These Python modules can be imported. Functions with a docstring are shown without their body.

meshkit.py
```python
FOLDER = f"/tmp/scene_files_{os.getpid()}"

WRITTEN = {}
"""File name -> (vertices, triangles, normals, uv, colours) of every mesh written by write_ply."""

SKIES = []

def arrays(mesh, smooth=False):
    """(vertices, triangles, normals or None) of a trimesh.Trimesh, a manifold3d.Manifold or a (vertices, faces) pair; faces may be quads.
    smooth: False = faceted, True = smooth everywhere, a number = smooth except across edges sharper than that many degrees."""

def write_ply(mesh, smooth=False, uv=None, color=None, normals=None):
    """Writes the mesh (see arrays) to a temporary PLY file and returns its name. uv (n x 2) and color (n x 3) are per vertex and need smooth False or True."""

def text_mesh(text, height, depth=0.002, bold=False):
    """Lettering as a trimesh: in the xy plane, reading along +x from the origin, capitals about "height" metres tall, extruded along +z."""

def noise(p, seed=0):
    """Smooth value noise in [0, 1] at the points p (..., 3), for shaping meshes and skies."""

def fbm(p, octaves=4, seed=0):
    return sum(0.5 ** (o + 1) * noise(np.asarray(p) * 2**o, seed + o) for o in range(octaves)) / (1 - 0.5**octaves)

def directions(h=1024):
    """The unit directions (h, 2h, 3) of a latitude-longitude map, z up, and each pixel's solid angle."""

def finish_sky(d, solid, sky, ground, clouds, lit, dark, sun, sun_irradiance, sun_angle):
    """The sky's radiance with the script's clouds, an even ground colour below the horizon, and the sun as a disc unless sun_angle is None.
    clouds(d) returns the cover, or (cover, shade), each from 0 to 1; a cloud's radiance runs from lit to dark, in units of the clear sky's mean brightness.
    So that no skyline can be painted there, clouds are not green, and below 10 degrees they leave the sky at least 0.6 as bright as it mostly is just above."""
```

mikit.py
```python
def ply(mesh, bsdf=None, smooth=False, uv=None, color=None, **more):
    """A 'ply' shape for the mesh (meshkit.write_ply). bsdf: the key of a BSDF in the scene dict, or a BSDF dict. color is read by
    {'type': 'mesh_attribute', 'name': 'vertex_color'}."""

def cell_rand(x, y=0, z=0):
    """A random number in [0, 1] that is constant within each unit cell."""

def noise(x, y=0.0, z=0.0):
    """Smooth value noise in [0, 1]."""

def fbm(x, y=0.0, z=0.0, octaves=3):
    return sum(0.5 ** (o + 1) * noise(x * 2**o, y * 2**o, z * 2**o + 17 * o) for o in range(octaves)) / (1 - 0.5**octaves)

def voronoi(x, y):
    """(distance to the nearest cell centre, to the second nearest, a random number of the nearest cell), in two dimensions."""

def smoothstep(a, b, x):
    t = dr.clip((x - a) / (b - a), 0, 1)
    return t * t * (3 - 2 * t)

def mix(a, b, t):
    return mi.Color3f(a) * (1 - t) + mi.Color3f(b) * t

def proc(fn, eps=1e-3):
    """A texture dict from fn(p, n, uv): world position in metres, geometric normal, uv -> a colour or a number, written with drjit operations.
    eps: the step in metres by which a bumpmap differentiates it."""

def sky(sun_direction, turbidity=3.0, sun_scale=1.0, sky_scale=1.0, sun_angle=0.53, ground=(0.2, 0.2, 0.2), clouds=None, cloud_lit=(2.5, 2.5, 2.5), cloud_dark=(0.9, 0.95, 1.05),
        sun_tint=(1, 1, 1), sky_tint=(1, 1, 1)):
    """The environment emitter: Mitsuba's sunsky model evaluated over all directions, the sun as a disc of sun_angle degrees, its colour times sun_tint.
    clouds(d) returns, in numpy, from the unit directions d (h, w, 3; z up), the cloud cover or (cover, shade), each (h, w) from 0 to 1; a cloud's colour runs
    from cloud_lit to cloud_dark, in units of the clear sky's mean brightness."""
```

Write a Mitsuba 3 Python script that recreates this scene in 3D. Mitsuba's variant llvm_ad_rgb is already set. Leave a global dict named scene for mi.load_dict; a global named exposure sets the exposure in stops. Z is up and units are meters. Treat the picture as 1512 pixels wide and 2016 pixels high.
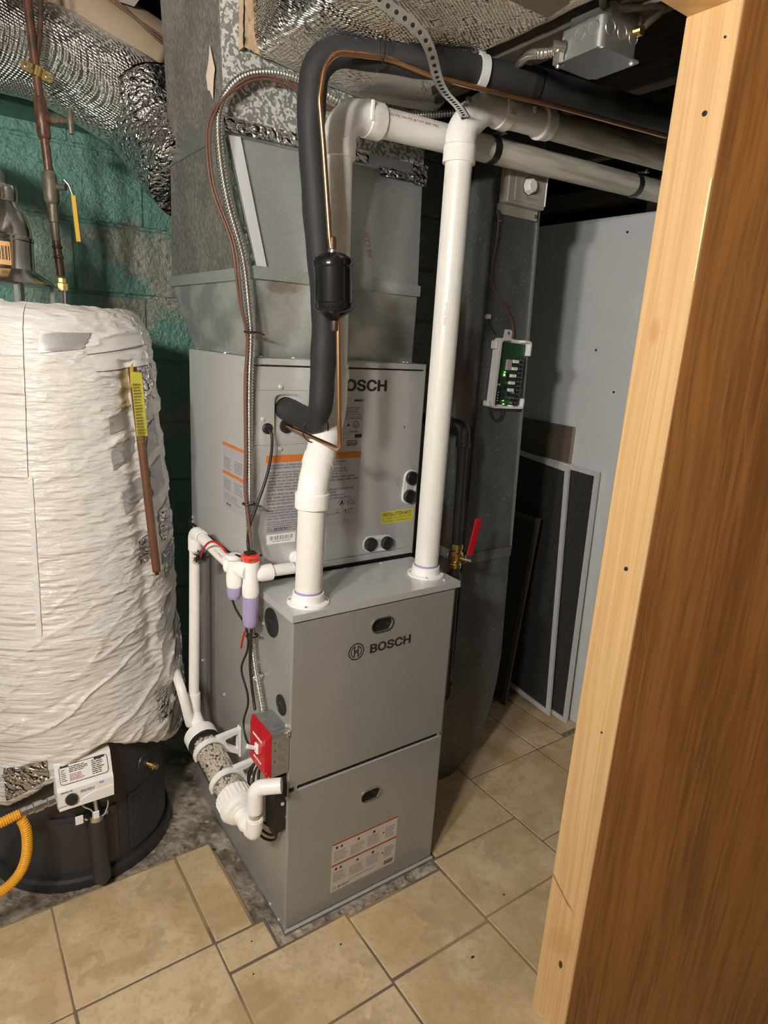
import math, random
import numpy as np, trimesh, shapely
import shapely.geometry as sg
import drjit as dr
import mitsuba as mi
import mikit, meshkit
from mikit import noise as N, fbm as F, voronoi, cell_rand, smoothstep as ss, mix
from scipy.interpolate import CubicSpline

T4 = mi.ScalarTransform4f
scene, labels = {}, {}
random.seed(7)
RNG = np.random.default_rng(7)

# ------------------------------------------------------------------ camera, lights, exposure
exposure = 1.85
CAM = np.array([-0.59285, -1.13725, 1.42942])
FWD = np.array([0.56185698, 0.78609037, -0.25764059])
DOWN = np.array([-0.09859301, -0.24559446, -0.96434578])
scene['camera'] = {'type': 'perspective', 'fov': 2 * math.degrees(math.atan(756 / 1269.0)), 'fov_axis': 'x', 'near_clip': 0.02, 'far_clip': 30.0,
                   'to_world': T4().look_at(origin=CAM.tolist(), target=(CAM + FWD).tolist(), up=(-DOWN).tolist())}
BULBS = [(-1.12, -1.00, 1.80), (-1.28, -0.80, 1.80)]
BULB_R, BULB_POWER = 0.065, (112.0, 103.0, 91.0)
for i, b in enumerate(BULBS):
    scene['light_bulb' + ('' if i == 0 else '_%03d' % i)] = {'type': 'sphere', 'center': list(b), 'radius': BULB_R,
        'emitter': {'type': 'area', 'radiance': {'type': 'rgb', 'value': list(BULB_POWER)}}}
    labels['light_bulb' + ('' if i == 0 else '_%03d' % i)] = {'label': 'bare round bulb lighting the basement from behind the camera', 'category': 'light bulb', 'group': 'bare bulbs behind the camera'}

# ------------------------------------------------------------------ helpers
def S(r, g, b):
    return [((c / 255) / 12.92 if c / 255 <= 0.04045 else ((c / 255 + 0.055) / 1.055) ** 2.4) for c in (r, g, b)]

def V(*a):
    return np.array(a, float)

def unit(v):
    v = np.asarray(v, float); return v / np.linalg.norm(v)

def fresh(key):
    if key not in scene and key not in labels: return key
    i = 1
    while '%s_%03d' % (key, i) in scene or '%s_%03d' % (key, i) in labels: i += 1
    return '%s_%03d' % (key, i)

def add(key, mesh, mat, smooth=False, label=None, **kw):
    if isinstance(mesh, list): mesh = trimesh.util.concatenate(mesh)
    if key in scene: key = fresh(key)
    scene[key] = mikit.ply(mesh, mat, smooth=smooth, **kw)
    if label: labels[key] = {'label': label}
    return key

def each(key, meshes, mat, smooth=False, **kw):
    for m in meshes: add(key, m, mat, smooth, **kw)

def thing(key, label, cat, group=None):
    key = fresh(key)
    labels[key] = {'label': label, 'category': cat}
    if group: labels[key]['group'] = group
    return key

def struct(key, label):
    labels[key] = {'label': label, 'category': 'structure', 'kind': 'structure'}
    labels[key].pop('category')
    return key

def box(lo, hi, bev=0.0):
    lo, hi = np.minimum(lo, hi).astype(float), np.maximum(lo, hi).astype(float)
    if bev <= 0:
        m = trimesh.creation.box(extents=hi - lo); m.apply_translation((lo + hi) / 2); return m
    bev = min(bev, 0.45 * (hi - lo).min())
    pts = []
    for k in range(3):
        a, b = lo + bev, hi - bev
        a[k], b[k] = lo[k], hi[k]
        for x in (a[0], b[0]):
            for y in (a[1], b[1]):
                for z in (a[2], b[2]): pts.append((x, y, z))
    return trimesh.convex.convex_hull(np.array(pts))

def hexa(b4, t4):
    """bottom 4 and top 4 corners, both counter-clockwise seen from above"""
    v = np.array(list(b4) + list(t4), float)
    f = [[3, 2, 1, 0], [4, 5, 6, 7]] + [[i, (i + 1) % 4, 4 + (i + 1) % 4, 4 + i] for i in range(4)]
    f = np.array(f)
    return trimesh.Trimesh(v, np.vstack([f[:, [0, 1, 2]], f[:, [0, 2, 3]]]), process=False)

def frame_of(axis):
    z = unit(axis); a = V(0, 0, 1) if abs(z[2]) < 0.9 else V(1, 0, 0)
    x = unit(np.cross(a, z)); return x, np.cross(z, x), z

def lathe(prof, p0, axis, n=32):
    """prof: list of (radius, distance along the axis)"""
    x, y, z = frame_of(axis); p0 = np.asarray(p0, float)
    a = np.arange(n) * 2 * np.pi / n
    ring = np.cos(a)[:, None] * x + np.sin(a)[:, None] * y
    v = np.vstack([p0 + z * t + ring * max(r, 1e-6) for r, t in prof])
    f = []
    for i in range(len(prof) - 1):
        for j in range(n):
            k = (j + 1) % n
            f += [[i * n + j, i * n + k, (i + 1) * n + k], [i * n + j, (i + 1) * n + k, (i + 1) * n + j]]
    m = len(v)
    ca, cb = p0 + z * prof[0][1], p0 + z * prof[-1][1]
    v = np.vstack([v, [ca, cb]]); L = (len(prof) - 1) * n
    for j in range(n):
        k = (j + 1) % n
        f += [[m, k, j], [m + 1, L + j, L + k]]
    return trimesh.Trimesh(v, np.array(f), process=False)

def cyl(p0, p1, r, n=24, r2=None):
    p0, p1 = np.asarray(p0, float), np.asarray(p1, float)
    return lathe([(r, 0), (r if r2 is None else r2, np.linalg.norm(p1 - p0))], p0, p1 - p0, n)

def tube(pts, r, n=14, cap=True):
    p = np.asarray(pts, float); r = np.broadcast_to(np.asarray(r, float), (len(p),))
    t = np.gradient(p, axis=0); t /= np.linalg.norm(t, axis=1, keepdims=True) + 1e-12
    x, _, _ = frame_of(t[0]); X = [x]
    for i in range(1, len(p)):
        x = X[-1] - t[i] * (X[-1] @ t[i]); X.append(x / np.linalg.norm(x))
    X = np.array(X); Y = np.cross(t, X)
    a = np.arange(n) * 2 * np.pi / n
    v = (p[:, None] + r[:, None, None] * (np.cos(a)[None, :, None] * X[:, None] + np.sin(a)[None, :, None] * Y[:, None])).reshape(-1, 3)
    i, j = np.meshgrid(np.arange(len(p) - 1), np.arange(n), indexing='ij'); k = (j + 1) % n
    q = np.stack([i * n + j, i * n + k, (i + 1) * n + k, (i + 1) * n + j], -1).reshape(-1, 4)
    f = np.vstack([q[:, [0, 1, 2]], q[:, [0, 2, 3]]])
    if cap:
        m = len(v); v = np.vstack([v, p[:1], p[-1:]]); b = (len(p) - 1) * n; jj = np.arange(n); kk = (jj + 1) % n
        f = np.vstack([f, np.stack([jj * 0 + m, kk, jj], 1), np.stack([jj * 0 + m + 1, b + jj, b + kk], 1)])
    return trimesh.Trimesh(v, f, process=False)

def fillet(pts, rad, seg=10):
    p = [np.asarray(q, float) for q in pts]; out = [p[0]]
    rad = rad if isinstance(rad, (list, tuple)) else [rad] * (len(p) - 2)
    for i in range(1, len(p) - 1):
        a, b = unit(p[i - 1] - p[i]), unit(p[i + 1] - p[i])
        th = math.acos(np.clip(a @ b, -1, 1)); d = rad[i - 1] / math.tan(th / 2)
        d = min(d, 0.49 * np.linalg.norm(p[i - 1] - p[i]) if i > 1 else 0.98 * np.linalg.norm(p[i - 1] - p[i]), 0.49 * np.linalg.norm(p[i + 1] - p[i]) if i < len(p) - 2 else 0.98 * np.linalg.norm(p[i + 1] - p[i]))
        R = d * math.tan(th / 2); c = p[i] + unit(a + b) * R / math.sin(th / 2)
        u, w = p[i] + a * d - c, p[i] + b * d - c; ang = math.acos(np.clip(unit(u) @ unit(w), -1, 1))
        for k in range(seg + 1):
            s = k / seg
            out.append(c + (math.sin((1 - s) * ang) * u + math.sin(s * ang) * w) / math.sin(ang))
    out.append(p[-1]); return np.array(out)

def resample(p, step):
    p = np.asarray(p, float); d = np.r_[0, np.cumsum(np.linalg.norm(np.diff(p, axis=0), axis=1))]
    s = np.linspace(0, d[-1], max(2, int(d[-1] / step) + 1))
    return np.stack([np.interp(s, d, p[:, k]) for k in range(3)], 1)

def spline(pts, step=0.006):
    p = np.asarray(pts, float); d = np.r_[0, np.cumsum(np.sqrt(np.linalg.norm(np.diff(p, axis=0), axis=1)))]
    return resample(CubicSpline(d, p)(np.linspace(0, d[-1], 40 * len(p))), step)

def ribbed(path, r, pitch, amp, n=12, sub=4):
    p = resample(path, pitch / sub); k = np.arange(len(p))
    return tube(p, r + amp * np.cos(2 * np.pi * k / sub), n)

def put(mesh, o, xd, yd):
    xd, yd = unit(xd), unit(yd); M = np.eye(4); M[:3, 0], M[:3, 1], M[:3, 2], M[:3, 3] = xd, yd, np.cross(xd, yd), o
    mesh = mesh.copy(); mesh.apply_transform(M); return mesh

def prism(poly, depth):
    return trimesh.util.concatenate([trimesh.creation.extrude_polygon(g, depth, engine='earcut') for g in getattr(poly, 'geoms', [poly])])

def rrect(w, h, r, x=0.0, y=0.0):
    return sg.box(x - w / 2 + r, y - h / 2 + r, x + w / 2 - r, y + h / 2 - r).buffer(r, 8)

def front(mesh, y, x=0.0, z=0.0):      # local x, y -> world x, z; local z -> towards -y
    return put(mesh, (x, y, z), (1, 0, 0), (0, 0, 1))

def side(mesh, x, y=0.0, z=0.0):       # on a face that looks to -x: local x -> -y, local y -> z
    return put(mesh, (x, y, z), (0, -1, 0), (0, 0, 1))

def text(s, w, h, depth=0.0006, bold=True):
    """lettering fitted into w x h, lower left corner at the origin"""
    m = meshkit.text_mesh(s, 0.05, depth, bold); lo, hi = m.bounds
    m.apply_translation([-lo[0], -lo[1], -lo[2]]); m.apply_scale([w / (hi[0] - lo[0]), h / (hi[1] - lo[1]), 1.0]); return m

def heavy(s, w, h, depth=0.0006):
    m = text(s, w * 0.985, h * 0.97, depth); k = 0.018 * h
    return trimesh.util.concatenate([m.copy().apply_translation((dx, dy, 0.00002 * i)) for i, (dx, dy) in enumerate(((-k, 0), (k, 0), (0, -k), (0, k), (2 * k, 0)))])

def lines(x0, y0, x1, y1, rows, seed, fill=0.62, depth=0.0003, ragged=0.25, word=3.0):
    """small print: rows of word-shaped bars"""
    r = np.random.default_rng(seed); out = []; H = (y1 - y0) / rows
    for i in range(rows):
        y = y1 - (i + 0.5) * H; x = x0; end = x1 - (x1 - x0) * ragged * r.random()
        while x < end:
            w = min(H * word * (0.35 + r.random()), end - x)
            if w > 0.2 * H: out.append(box((x, y - H * fill / 2, 0), (x + w, y + H * fill / 2, depth)))
            x += w + H * 0.35
    return trimesh.util.concatenate(out)

def screw_head(p, n, r=0.004, h=0.003):
    m = lathe([(r * 1.35, 0), (r * 1.35, h * 0.3), (r, h * 0.3), (r * 0.92, h), (0.0, h)], p, n, 10)
    return m

# ------------------------------------------------------------------ materials
def two(b): return {'type': 'twosided', 'bsdf': b}
def P(color, rough=0.5, metal=0.0, spec=0.5, bump=None, bscale=1.0, **kw):
    b = {'type': 'principled', 'base_color': color if isinstance(color, dict) else {'type': 'rgb', 'value': list(color)}, 'roughness': rough, 'metallic': metal, 'specular': spec, **kw}
    if bump is not None: b = {'type': 'bumpmap', 'arbitrary': bump, 'scale': bscale, 'bsdf': b}
    return two(b)
def C(fn, eps=1e-3): return mikit.proc(fn, eps)
def planar(p, n):
    ax, az = dr.abs(n.x) > 0.6, dr.abs(n.z) > 0.7
    return dr.select(ax, p.y, p.x), dr.select(az, p.y, p.z)

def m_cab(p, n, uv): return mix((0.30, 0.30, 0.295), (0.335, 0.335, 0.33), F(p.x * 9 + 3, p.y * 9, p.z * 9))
scene['cabinet_paint_dim'] = P(C(m_cab), 0.27, 0.25, 0.5)  # furnace copy of the shared cabinet paint, darkened to paint in weaker light
scene['cabinet_paint_lit'] = P((0.50, 0.51, 0.515), 0.27, 0.25, 0.5)  # coil copy of the same paint, lightened to paint in stronger light
scene['cabinet_top'] = P((0.52, 0.54, 0.55), 0.28, 0.3)
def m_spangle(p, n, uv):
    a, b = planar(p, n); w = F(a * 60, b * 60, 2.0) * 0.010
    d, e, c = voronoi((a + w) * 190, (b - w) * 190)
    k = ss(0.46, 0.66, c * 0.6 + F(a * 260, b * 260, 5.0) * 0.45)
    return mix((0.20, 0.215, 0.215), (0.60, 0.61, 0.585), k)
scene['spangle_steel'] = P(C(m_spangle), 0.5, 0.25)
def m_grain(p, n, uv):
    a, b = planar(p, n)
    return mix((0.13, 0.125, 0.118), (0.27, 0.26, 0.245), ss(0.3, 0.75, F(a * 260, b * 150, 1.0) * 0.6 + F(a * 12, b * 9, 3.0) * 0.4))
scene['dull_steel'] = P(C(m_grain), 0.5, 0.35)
def m_galv(p, n, uv):
    a, b = planar(p, n)
    g = mix((0.30, 0.325, 0.33), (0.46, 0.49, 0.49), F(a * 300, b * 300, 1.0) * 0.5 + F(a * 7, b * 7, 4.0) * 0.5)
    rust = ss(0.5, 0.62, F(a * 28, b * 60, 9.0) * 0.5 + 0.5 * dr.exp(-dr.square((p.x - 0.055) / 0.05) - dr.square((p.z - 1.527) / 0.016))) * ss(0.3, 0.0, p.y)
    return mix(g, (0.20, 0.10, 0.045), rust * 0.8)
scene['galvanized'] = P(C(m_galv), 0.40, 0.5)
def m_flare(p, n, uv):
    a, b = planar(p, n)
    sw = F(a * 14 + 2 * F(a * 5, b * 5, 1.0), b * 14, 6.0)
    g = mix((0.26, 0.285, 0.285), (0.50, 0.52, 0.51), ss(0.3, 0.7, sw) * 0.7 + 0.3 * F(a * 200, b * 200, 2.0))
    rust = ss(0.45, 0.6, F(a * 30, b * 60, 9.0) * 0.45 + 0.55 * dr.exp(-dr.square((p.x - 0.05) / 0.06) - dr.square((p.z - 1.525) / 0.02))) * ss(0.3, 0.1, p.y)
    return mix(g, (0.22, 0.115, 0.05), rust * 0.85)
scene['flare_steel'] = P(C(m_flare), 0.36, 0.5)
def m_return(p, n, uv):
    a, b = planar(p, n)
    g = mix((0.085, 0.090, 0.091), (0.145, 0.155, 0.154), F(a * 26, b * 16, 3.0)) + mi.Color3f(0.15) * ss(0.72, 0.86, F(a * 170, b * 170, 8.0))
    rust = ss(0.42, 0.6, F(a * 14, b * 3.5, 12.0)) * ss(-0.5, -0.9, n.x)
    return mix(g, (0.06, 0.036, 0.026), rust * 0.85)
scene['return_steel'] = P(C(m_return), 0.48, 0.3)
def m_foilbump(p, n, uv):
    d = dr.sin((p.x + p.z) * 480) * dr.sin((p.y - p.z + 0.35 * p.x) * 480)
    return d * 0.0017 + F(p.x * 40, p.y * 40, p.z * 40) * 0.010
scene['bubble_foil'] = P((0.90, 0.89, 0.87), 0.26, 1.0, bump=C(m_foilbump, 6e-4))
def m_foilbump2(p, n, uv):
    d = dr.sin((p.x + p.z) * 420) * dr.sin((p.y - p.z + 0.35 * p.x) * 420)
    return d * 0.0030 + dr.abs(F(p.x * 34, p.y * 34, p.z * 34) - 0.5) * 0.024
scene['sagging_foil'] = P((0.90, 0.89, 0.87), 0.28, 1.0, bump=C(m_foilbump2, 6e-4))
scene['kraft_tape'] = P((0.42, 0.31, 0.20), 0.25)
def m_crinkle(p, n, uv):
    r = dr.abs(F(p.x * 55, p.y * 55, p.z * 55) - 0.5)
    return r * 0.02 + F(p.x * 150, p.y * 150, p.z * 150) * 0.003
scene['foil_tape'] = P((0.72, 0.72, 0.72), 0.24, 1.0, bump=C(m_crinkle, 8e-4))
scene['smooth_tape'] = P((0.66, 0.68, 0.70), 0.33, 0.25)
def m_pvc(p, n, uv): return mix((0.80, 0.80, 0.77), (0.70, 0.68, 0.62), ss(0.62, 0.8, F(p.x * 22, p.y * 22, p.z * 9)) * 0.5)
scene['pvc'] = P(C(m_pvc), 0.34, 0.0, 0.5)
scene['pvc_fitting'] = P((0.86, 0.86, 0.85), 0.26, 0.0, 0.5)
def m_oldpvc(p, n, uv): return mix((0.60, 0.58, 0.52), (0.40, 0.37, 0.31), ss(0.4, 0.75, F(p.x * 6, p.y * 60, p.z * 60)))
scene['old_pvc'] = P(C(m_oldpvc), 0.45)
scene['glue'] = P((0.72, 0.66, 0.36), 0.4)
scene['primer'] = P((0.38, 0.30, 0.55), 0.5)
scene['red_print'] = P((0.28, 0.05, 0.06), 0.6)
scene['black_foam'] = P((0.022, 0.023, 0.025), 0.62, 0.0, 0.35)
scene['copper'] = P((0.62, 0.36, 0.20), 0.3, 1.0)
def m_oldcopper(p, n, uv): return mix((0.13, 0.055, 0.035), (0.06, 0.04, 0.03), ss(0.35, 0.7, F(p.x * 60, p.y * 60, p.z * 40)))
scene['old_copper'] = P(C(m_oldcopper), 0.42, 0.3)
def m_weathered(p, n, uv): return mix((0.10, 0.085, 0.06), (0.20, 0.185, 0.14), F(p.x * 90, p.y * 90, p.z * 60))
scene['weathered_bronze'] = P(C(m_weathered), 0.5, 0.5)
scene['brass'] = P((0.72, 0.52, 0.20), 0.28, 1.0)
scene['steel'] = P((0.62, 0.63, 0.63), 0.26, 1.0)
scene['screw_steel'] = P((0.72, 0.72, 0.72), 0.3, 0.45)
scene['conduit_steel'] = P((0.74, 0.74, 0.72), 0.24, 1.0)
scene['zinc'] = P((0.42, 0.44, 0.45), 0.38, 0.85)
scene['zinc_dull'] = P((0.16, 0.165, 0.165), 0.4, 0.3)
scene['chrome'] = P((0.60, 0.60, 0.60), 0.16, 1.0)
scene['black_iron'] = P((0.035, 0.035, 0.037), 0.42, 0.3)
scene['black_gloss'] = P((0.006, 0.006, 0.007), 0.1, 0.0, 0.4, clearcoat=0.3)
scene['black_plastic'] = P((0.014, 0.014, 0.015), 0.4)
scene['black_void'] = P((0.004, 0.004, 0.004), 0.8)
scene['ink'] = P((0.02, 0.02, 0.022), 0.6)
scene['grey_ink'] = P((0.20, 0.20, 0.22), 0.7)
scene['red_plastic'] = P((0.48, 0.012, 0.02), 0.26)
scene['orange_cap'] = P((0.75, 0.06, 0.03), 0.3)
scene['orange_sticker'] = P((0.62, 0.36, 0.15), 0.5)
scene['orange_print'] = P((0.55, 0.17, 0.03), 0.5)
scene['dark_red_print'] = P((0.30, 0.06, 0.045), 0.55)
scene['yellow_plastic'] = P((0.70, 0.45, 0.05), 0.35)
scene['yellow_paper'] = P((0.62, 0.57, 0.06), 0.5)
scene['olive_ink'] = P((0.22, 0.20, 0.04), 0.7)
scene['yellow_hose'] = P((0.72, 0.34, 0.02), 0.38)
scene['white_plastic'] = P((0.80, 0.80, 0.80), 0.32)
scene['grey_plastic'] = P((0.52, 0.53, 0.55), 0.4)
scene['paper_white'] = P((0.80, 0.80, 0.80), 0.5)
scene['label_silver'] = P((0.44, 0.44, 0.47), 0.42, 0.2)
scene['label_clear'] = P((0.50, 0.46, 0.41), 0.5)
scene['paper_tan'] = P((0.62, 0.52, 0.42), 0.7)
scene['circuit_green'] = P((0.012, 0.07, 0.03), 0.35)
scene['beige_plastic'] = P((0.38, 0.36, 0.31), 0.5)
scene['brown_wire'] = P((0.13, 0.065, 0.045), 0.5)
scene['heater_jacket'] = P((0.030, 0.030, 0.033), 0.42, 0.1)
def m_blanketbump(p, n, uv):
    a = p.x * 30 + p.y * 30
    return F(a, p.z * 130, 2.0) * 0.006 + F(p.x * 260, p.y * 260, p.z * 260) * 0.0006
scene['blanket_vinyl'] = P((0.60, 0.58, 0.56), 0.42, 0.0, 0.5, bump=C(m_blanketbump))
scene['blanket_tape'] = P((0.62, 0.61, 0.60), 0.3)
def m_duct(p, n, uv): return mix((0.36, 0.36, 0.37), (0.46, 0.46, 0.47), N(p.x * 900 + p.y * 900, p.z * 900, 0.0))
scene['duct_tape'] = P(C(m_duct), 0.38, 0.45)
scene['fibre'] = P((0.42, 0.34, 0.17), 0.9)
def m_rusty(p, n, uv): return mix((0.17, 0.075, 0.035), (0.10, 0.05, 0.03), F(p.x * 120, p.y * 120, p.z * 30))
scene['rusty_tube'] = P(C(m_rusty), 0.5, 0.2)
scene['purple_cup'] = P((0.36, 0.31, 0.52), 0.2, 0.0, 0.5)
def m_pebble(p, n, uv): return mix((0.62, 0.57, 0.48), (0.48, 0.43, 0.36), N(p.x * 120, p.y * 120, p.z * 120))
scene['pebble'] = P(C(m_pebble), 0.7)
scene['clear_plastic'] = {'type': 'thindielectric', 'int_ior': 1.45}

def m_teal(p, n, uv):
    base = mix((0.10, 0.235, 0.19), (0.155, 0.325, 0.27), F(p.x * 16, p.z * 16, 1.0) * 0.6 + F(p.x * 130, p.z * 130, 2.0) * 0.4)
    wob = (F(p.x * 13, p.z * 13, 5.0) - 0.5) * 0.22 + (F(p.x * 60, p.z * 60, 7.0) - 0.5) * 0.07
    def blob(x, z, w, h): return ss(0.06, -0.03, dr.maximum(dr.abs(p.x - x) - w, dr.abs(p.z - z) - h) + wob)
    g = dr.maximum(dr.maximum(blob(0.02, 1.665, 0.10, 0.045), blob(0.10, 1.55, 0.06, 0.10)), dr.maximum(blob(0.03, 1.47, 0.10, 0.03), blob(-0.30, 1.62, 0.06, 0.14) * 0.45))
    g = dr.maximum(g, blob(0.12, 1.115, 0.10, 0.02)); g = dr.maximum(g, ss(0.40, 0.52, p.x + wob))  # right of the coil this grey paints in shade, not bare block
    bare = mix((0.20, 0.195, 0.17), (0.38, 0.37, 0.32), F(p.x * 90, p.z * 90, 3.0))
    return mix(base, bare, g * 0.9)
def m_tealbump(p, n, uv): return F(p.x * 75, p.z * 75, p.y * 75) * 0.011 + F(p.x * 240, p.z * 240, p.y * 240) * 0.005
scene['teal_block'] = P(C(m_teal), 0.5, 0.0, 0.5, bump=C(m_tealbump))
scene['teal_paint'] = P((0.075, 0.20, 0.16), 0.5)
def m_tile(p, n, uv):
    a = F(p.x * 8, p.y * 8, 1.0); b = F(p.x * 30 + 3 * a, p.y * 30, 2.0); d = F(p.x * 110, p.y * 110, 4.0)
    c = mix((0.53, 0.39, 0.215), (0.67, 0.53, 0.345), ss(0.3, 0.7, a)); c = mix(c, (0.58, 0.44, 0.28), ss(0.4, 0.7, b) * 0.6)
    c = mix(c, (0.37, 0.275, 0.15), ss(0.5, 0.75, F(p.x * 17 + 2 * b, p.y * 17, 7.0)) * 0.4)
    return mix(c, (0.40, 0.31, 0.18), ss(0.45, 0.8, d) * 0.3)
def m_tilebump(p, n, uv): return F(p.x * 40, p.y * 40, 1.0) * 0.003
scene['floor_tile'] = P(C(m_tile), 0.42, 0.0, 0.4, bump=C(m_tilebump))
def m_grout(p, n, uv):
    return mix((0.30, 0.22, 0.12), (0.16, 0.125, 0.10), ss(0.45, 0.6, F(p.x * 5, p.y * 5, 1.0)))
scene['grout'] = P(C(m_grout), 0.9)
def m_slab(p, n, uv):
    a = F(p.x * 11, p.y * 11, 1.0); b = F(p.x * 60, p.y * 60, 2.0)
    c = mix((0.13, 0.105, 0.082), (0.40, 0.345, 0.28), ss(0.3, 0.7, a * 0.6 + b * 0.4))
    return mix(c, (0.50, 0.46, 0.40), ss(0.66, 0.8, F(p.x * 32, p.y * 32, 6.0)) * 0.7)
def m_slabbump(p, n, uv): return F(p.x * 70, p.y * 70, 1.0) * 0.012
scene['slab'] = P(C(m_slab), 0.8, bump=C(m_slabbump))
def m_pine(p, n, uv):
    w = F(p.x * 8, p.y * 8, p.z * 1.2)
    g = ss(0.35, 0.75, F((p.y + p.x) * 260 + w * 9, p.z * 3, 1.0)); b = F((p.x + p.y) * 20, p.z * 2.2, 4.0)
    c = mix((0.66, 0.45, 0.23), (0.54, 0.325, 0.145), g * 0.55 + b * 0.35)
    k1 = dr.sqrt(dr.square((p.y + 0.50) / 0.045) + dr.square((p.z - 0.22 - (p.y + 0.5) * -0.5) / 0.05)); k2 = dr.sqrt(dr.square((p.y + 0.507) / 0.006) + dr.square((p.z - 0.167) / 0.012))
    crack = ss(0.006, 0.0, dr.abs(p.z - 0.36 - (p.y + 0.453) * 0.75 + 0.004 * N(p.y * 120, 1.0))) * ss(-0.525, -0.50, p.y)
    c = mix(c, (0.50, 0.27, 0.09), ss(1.0, 0.3, k1) * 0.5); c = mix(c, (0.06, 0.03, 0.015), ss(1.0, 0.6, k2))
    kn = dr.sqrt(dr.square((p.y + 0.485) / 0.014) + dr.square((p.z - 1.47) / 0.03)); c = mix(c, (0.52, 0.25, 0.10), ss(1.0, 0.2, kn) * 0.7)
    return mix(c, (0.20, 0.09, 0.03), crack * 0.8)
scene['pine'] = P(C(m_pine), 0.45, 0.0, 0.4)
def m_ply(p, n, uv):
    w = F(p.x * 4, p.z * 1.0, 1.0)
    q = p.x * 0.78 - p.y * 0.62; g = F(q * 230 + w * 14, p.z * 8, 2.0); h = F(q * 26 + w * 5, p.z * 2.0, 3.0)
    c = mix((0.24, 0.10, 0.025), (0.13, 0.05, 0.013), ss(0.25, 0.8, g * 0.5 + h * 0.5))
    sc = ss(0.80, 0.9, F(q * 210 + p.z * 30, p.z * 9, 8.0))
    return mix(c, (0.30, 0.14, 0.05), sc * 0.4)
scene['stained_ply'] = P(C(m_ply), 0.36, 0.0, 0.5)
def m_joist(p, n, uv): return mix((0.13, 0.11, 0.09), (0.055, 0.047, 0.04), F(p.x * 120, p.y * 5, p.z * 120))
scene['joist_wood'] = P(C(m_joist), 0.75)
def m_bluegrey(p, n, uv): return mix((0.66, 0.70, 0.74), (0.71, 0.745, 0.77), F(p.y * 12, p.z * 12, 1.0))
scene['wall_paint'] = P(C(m_bluegrey), 0.5)
scene['room_paint'] = P((0.30, 0.28, 0.25), 0.7)
def m_kraft(p, n, uv): return mix((0.38, 0.29, 0.20), (0.30, 0.225, 0.155), F(p.x * 20, p.y * 20, p.z * 20))
scene['kraft'] = P(C(m_kraft), 0.6)
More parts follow.
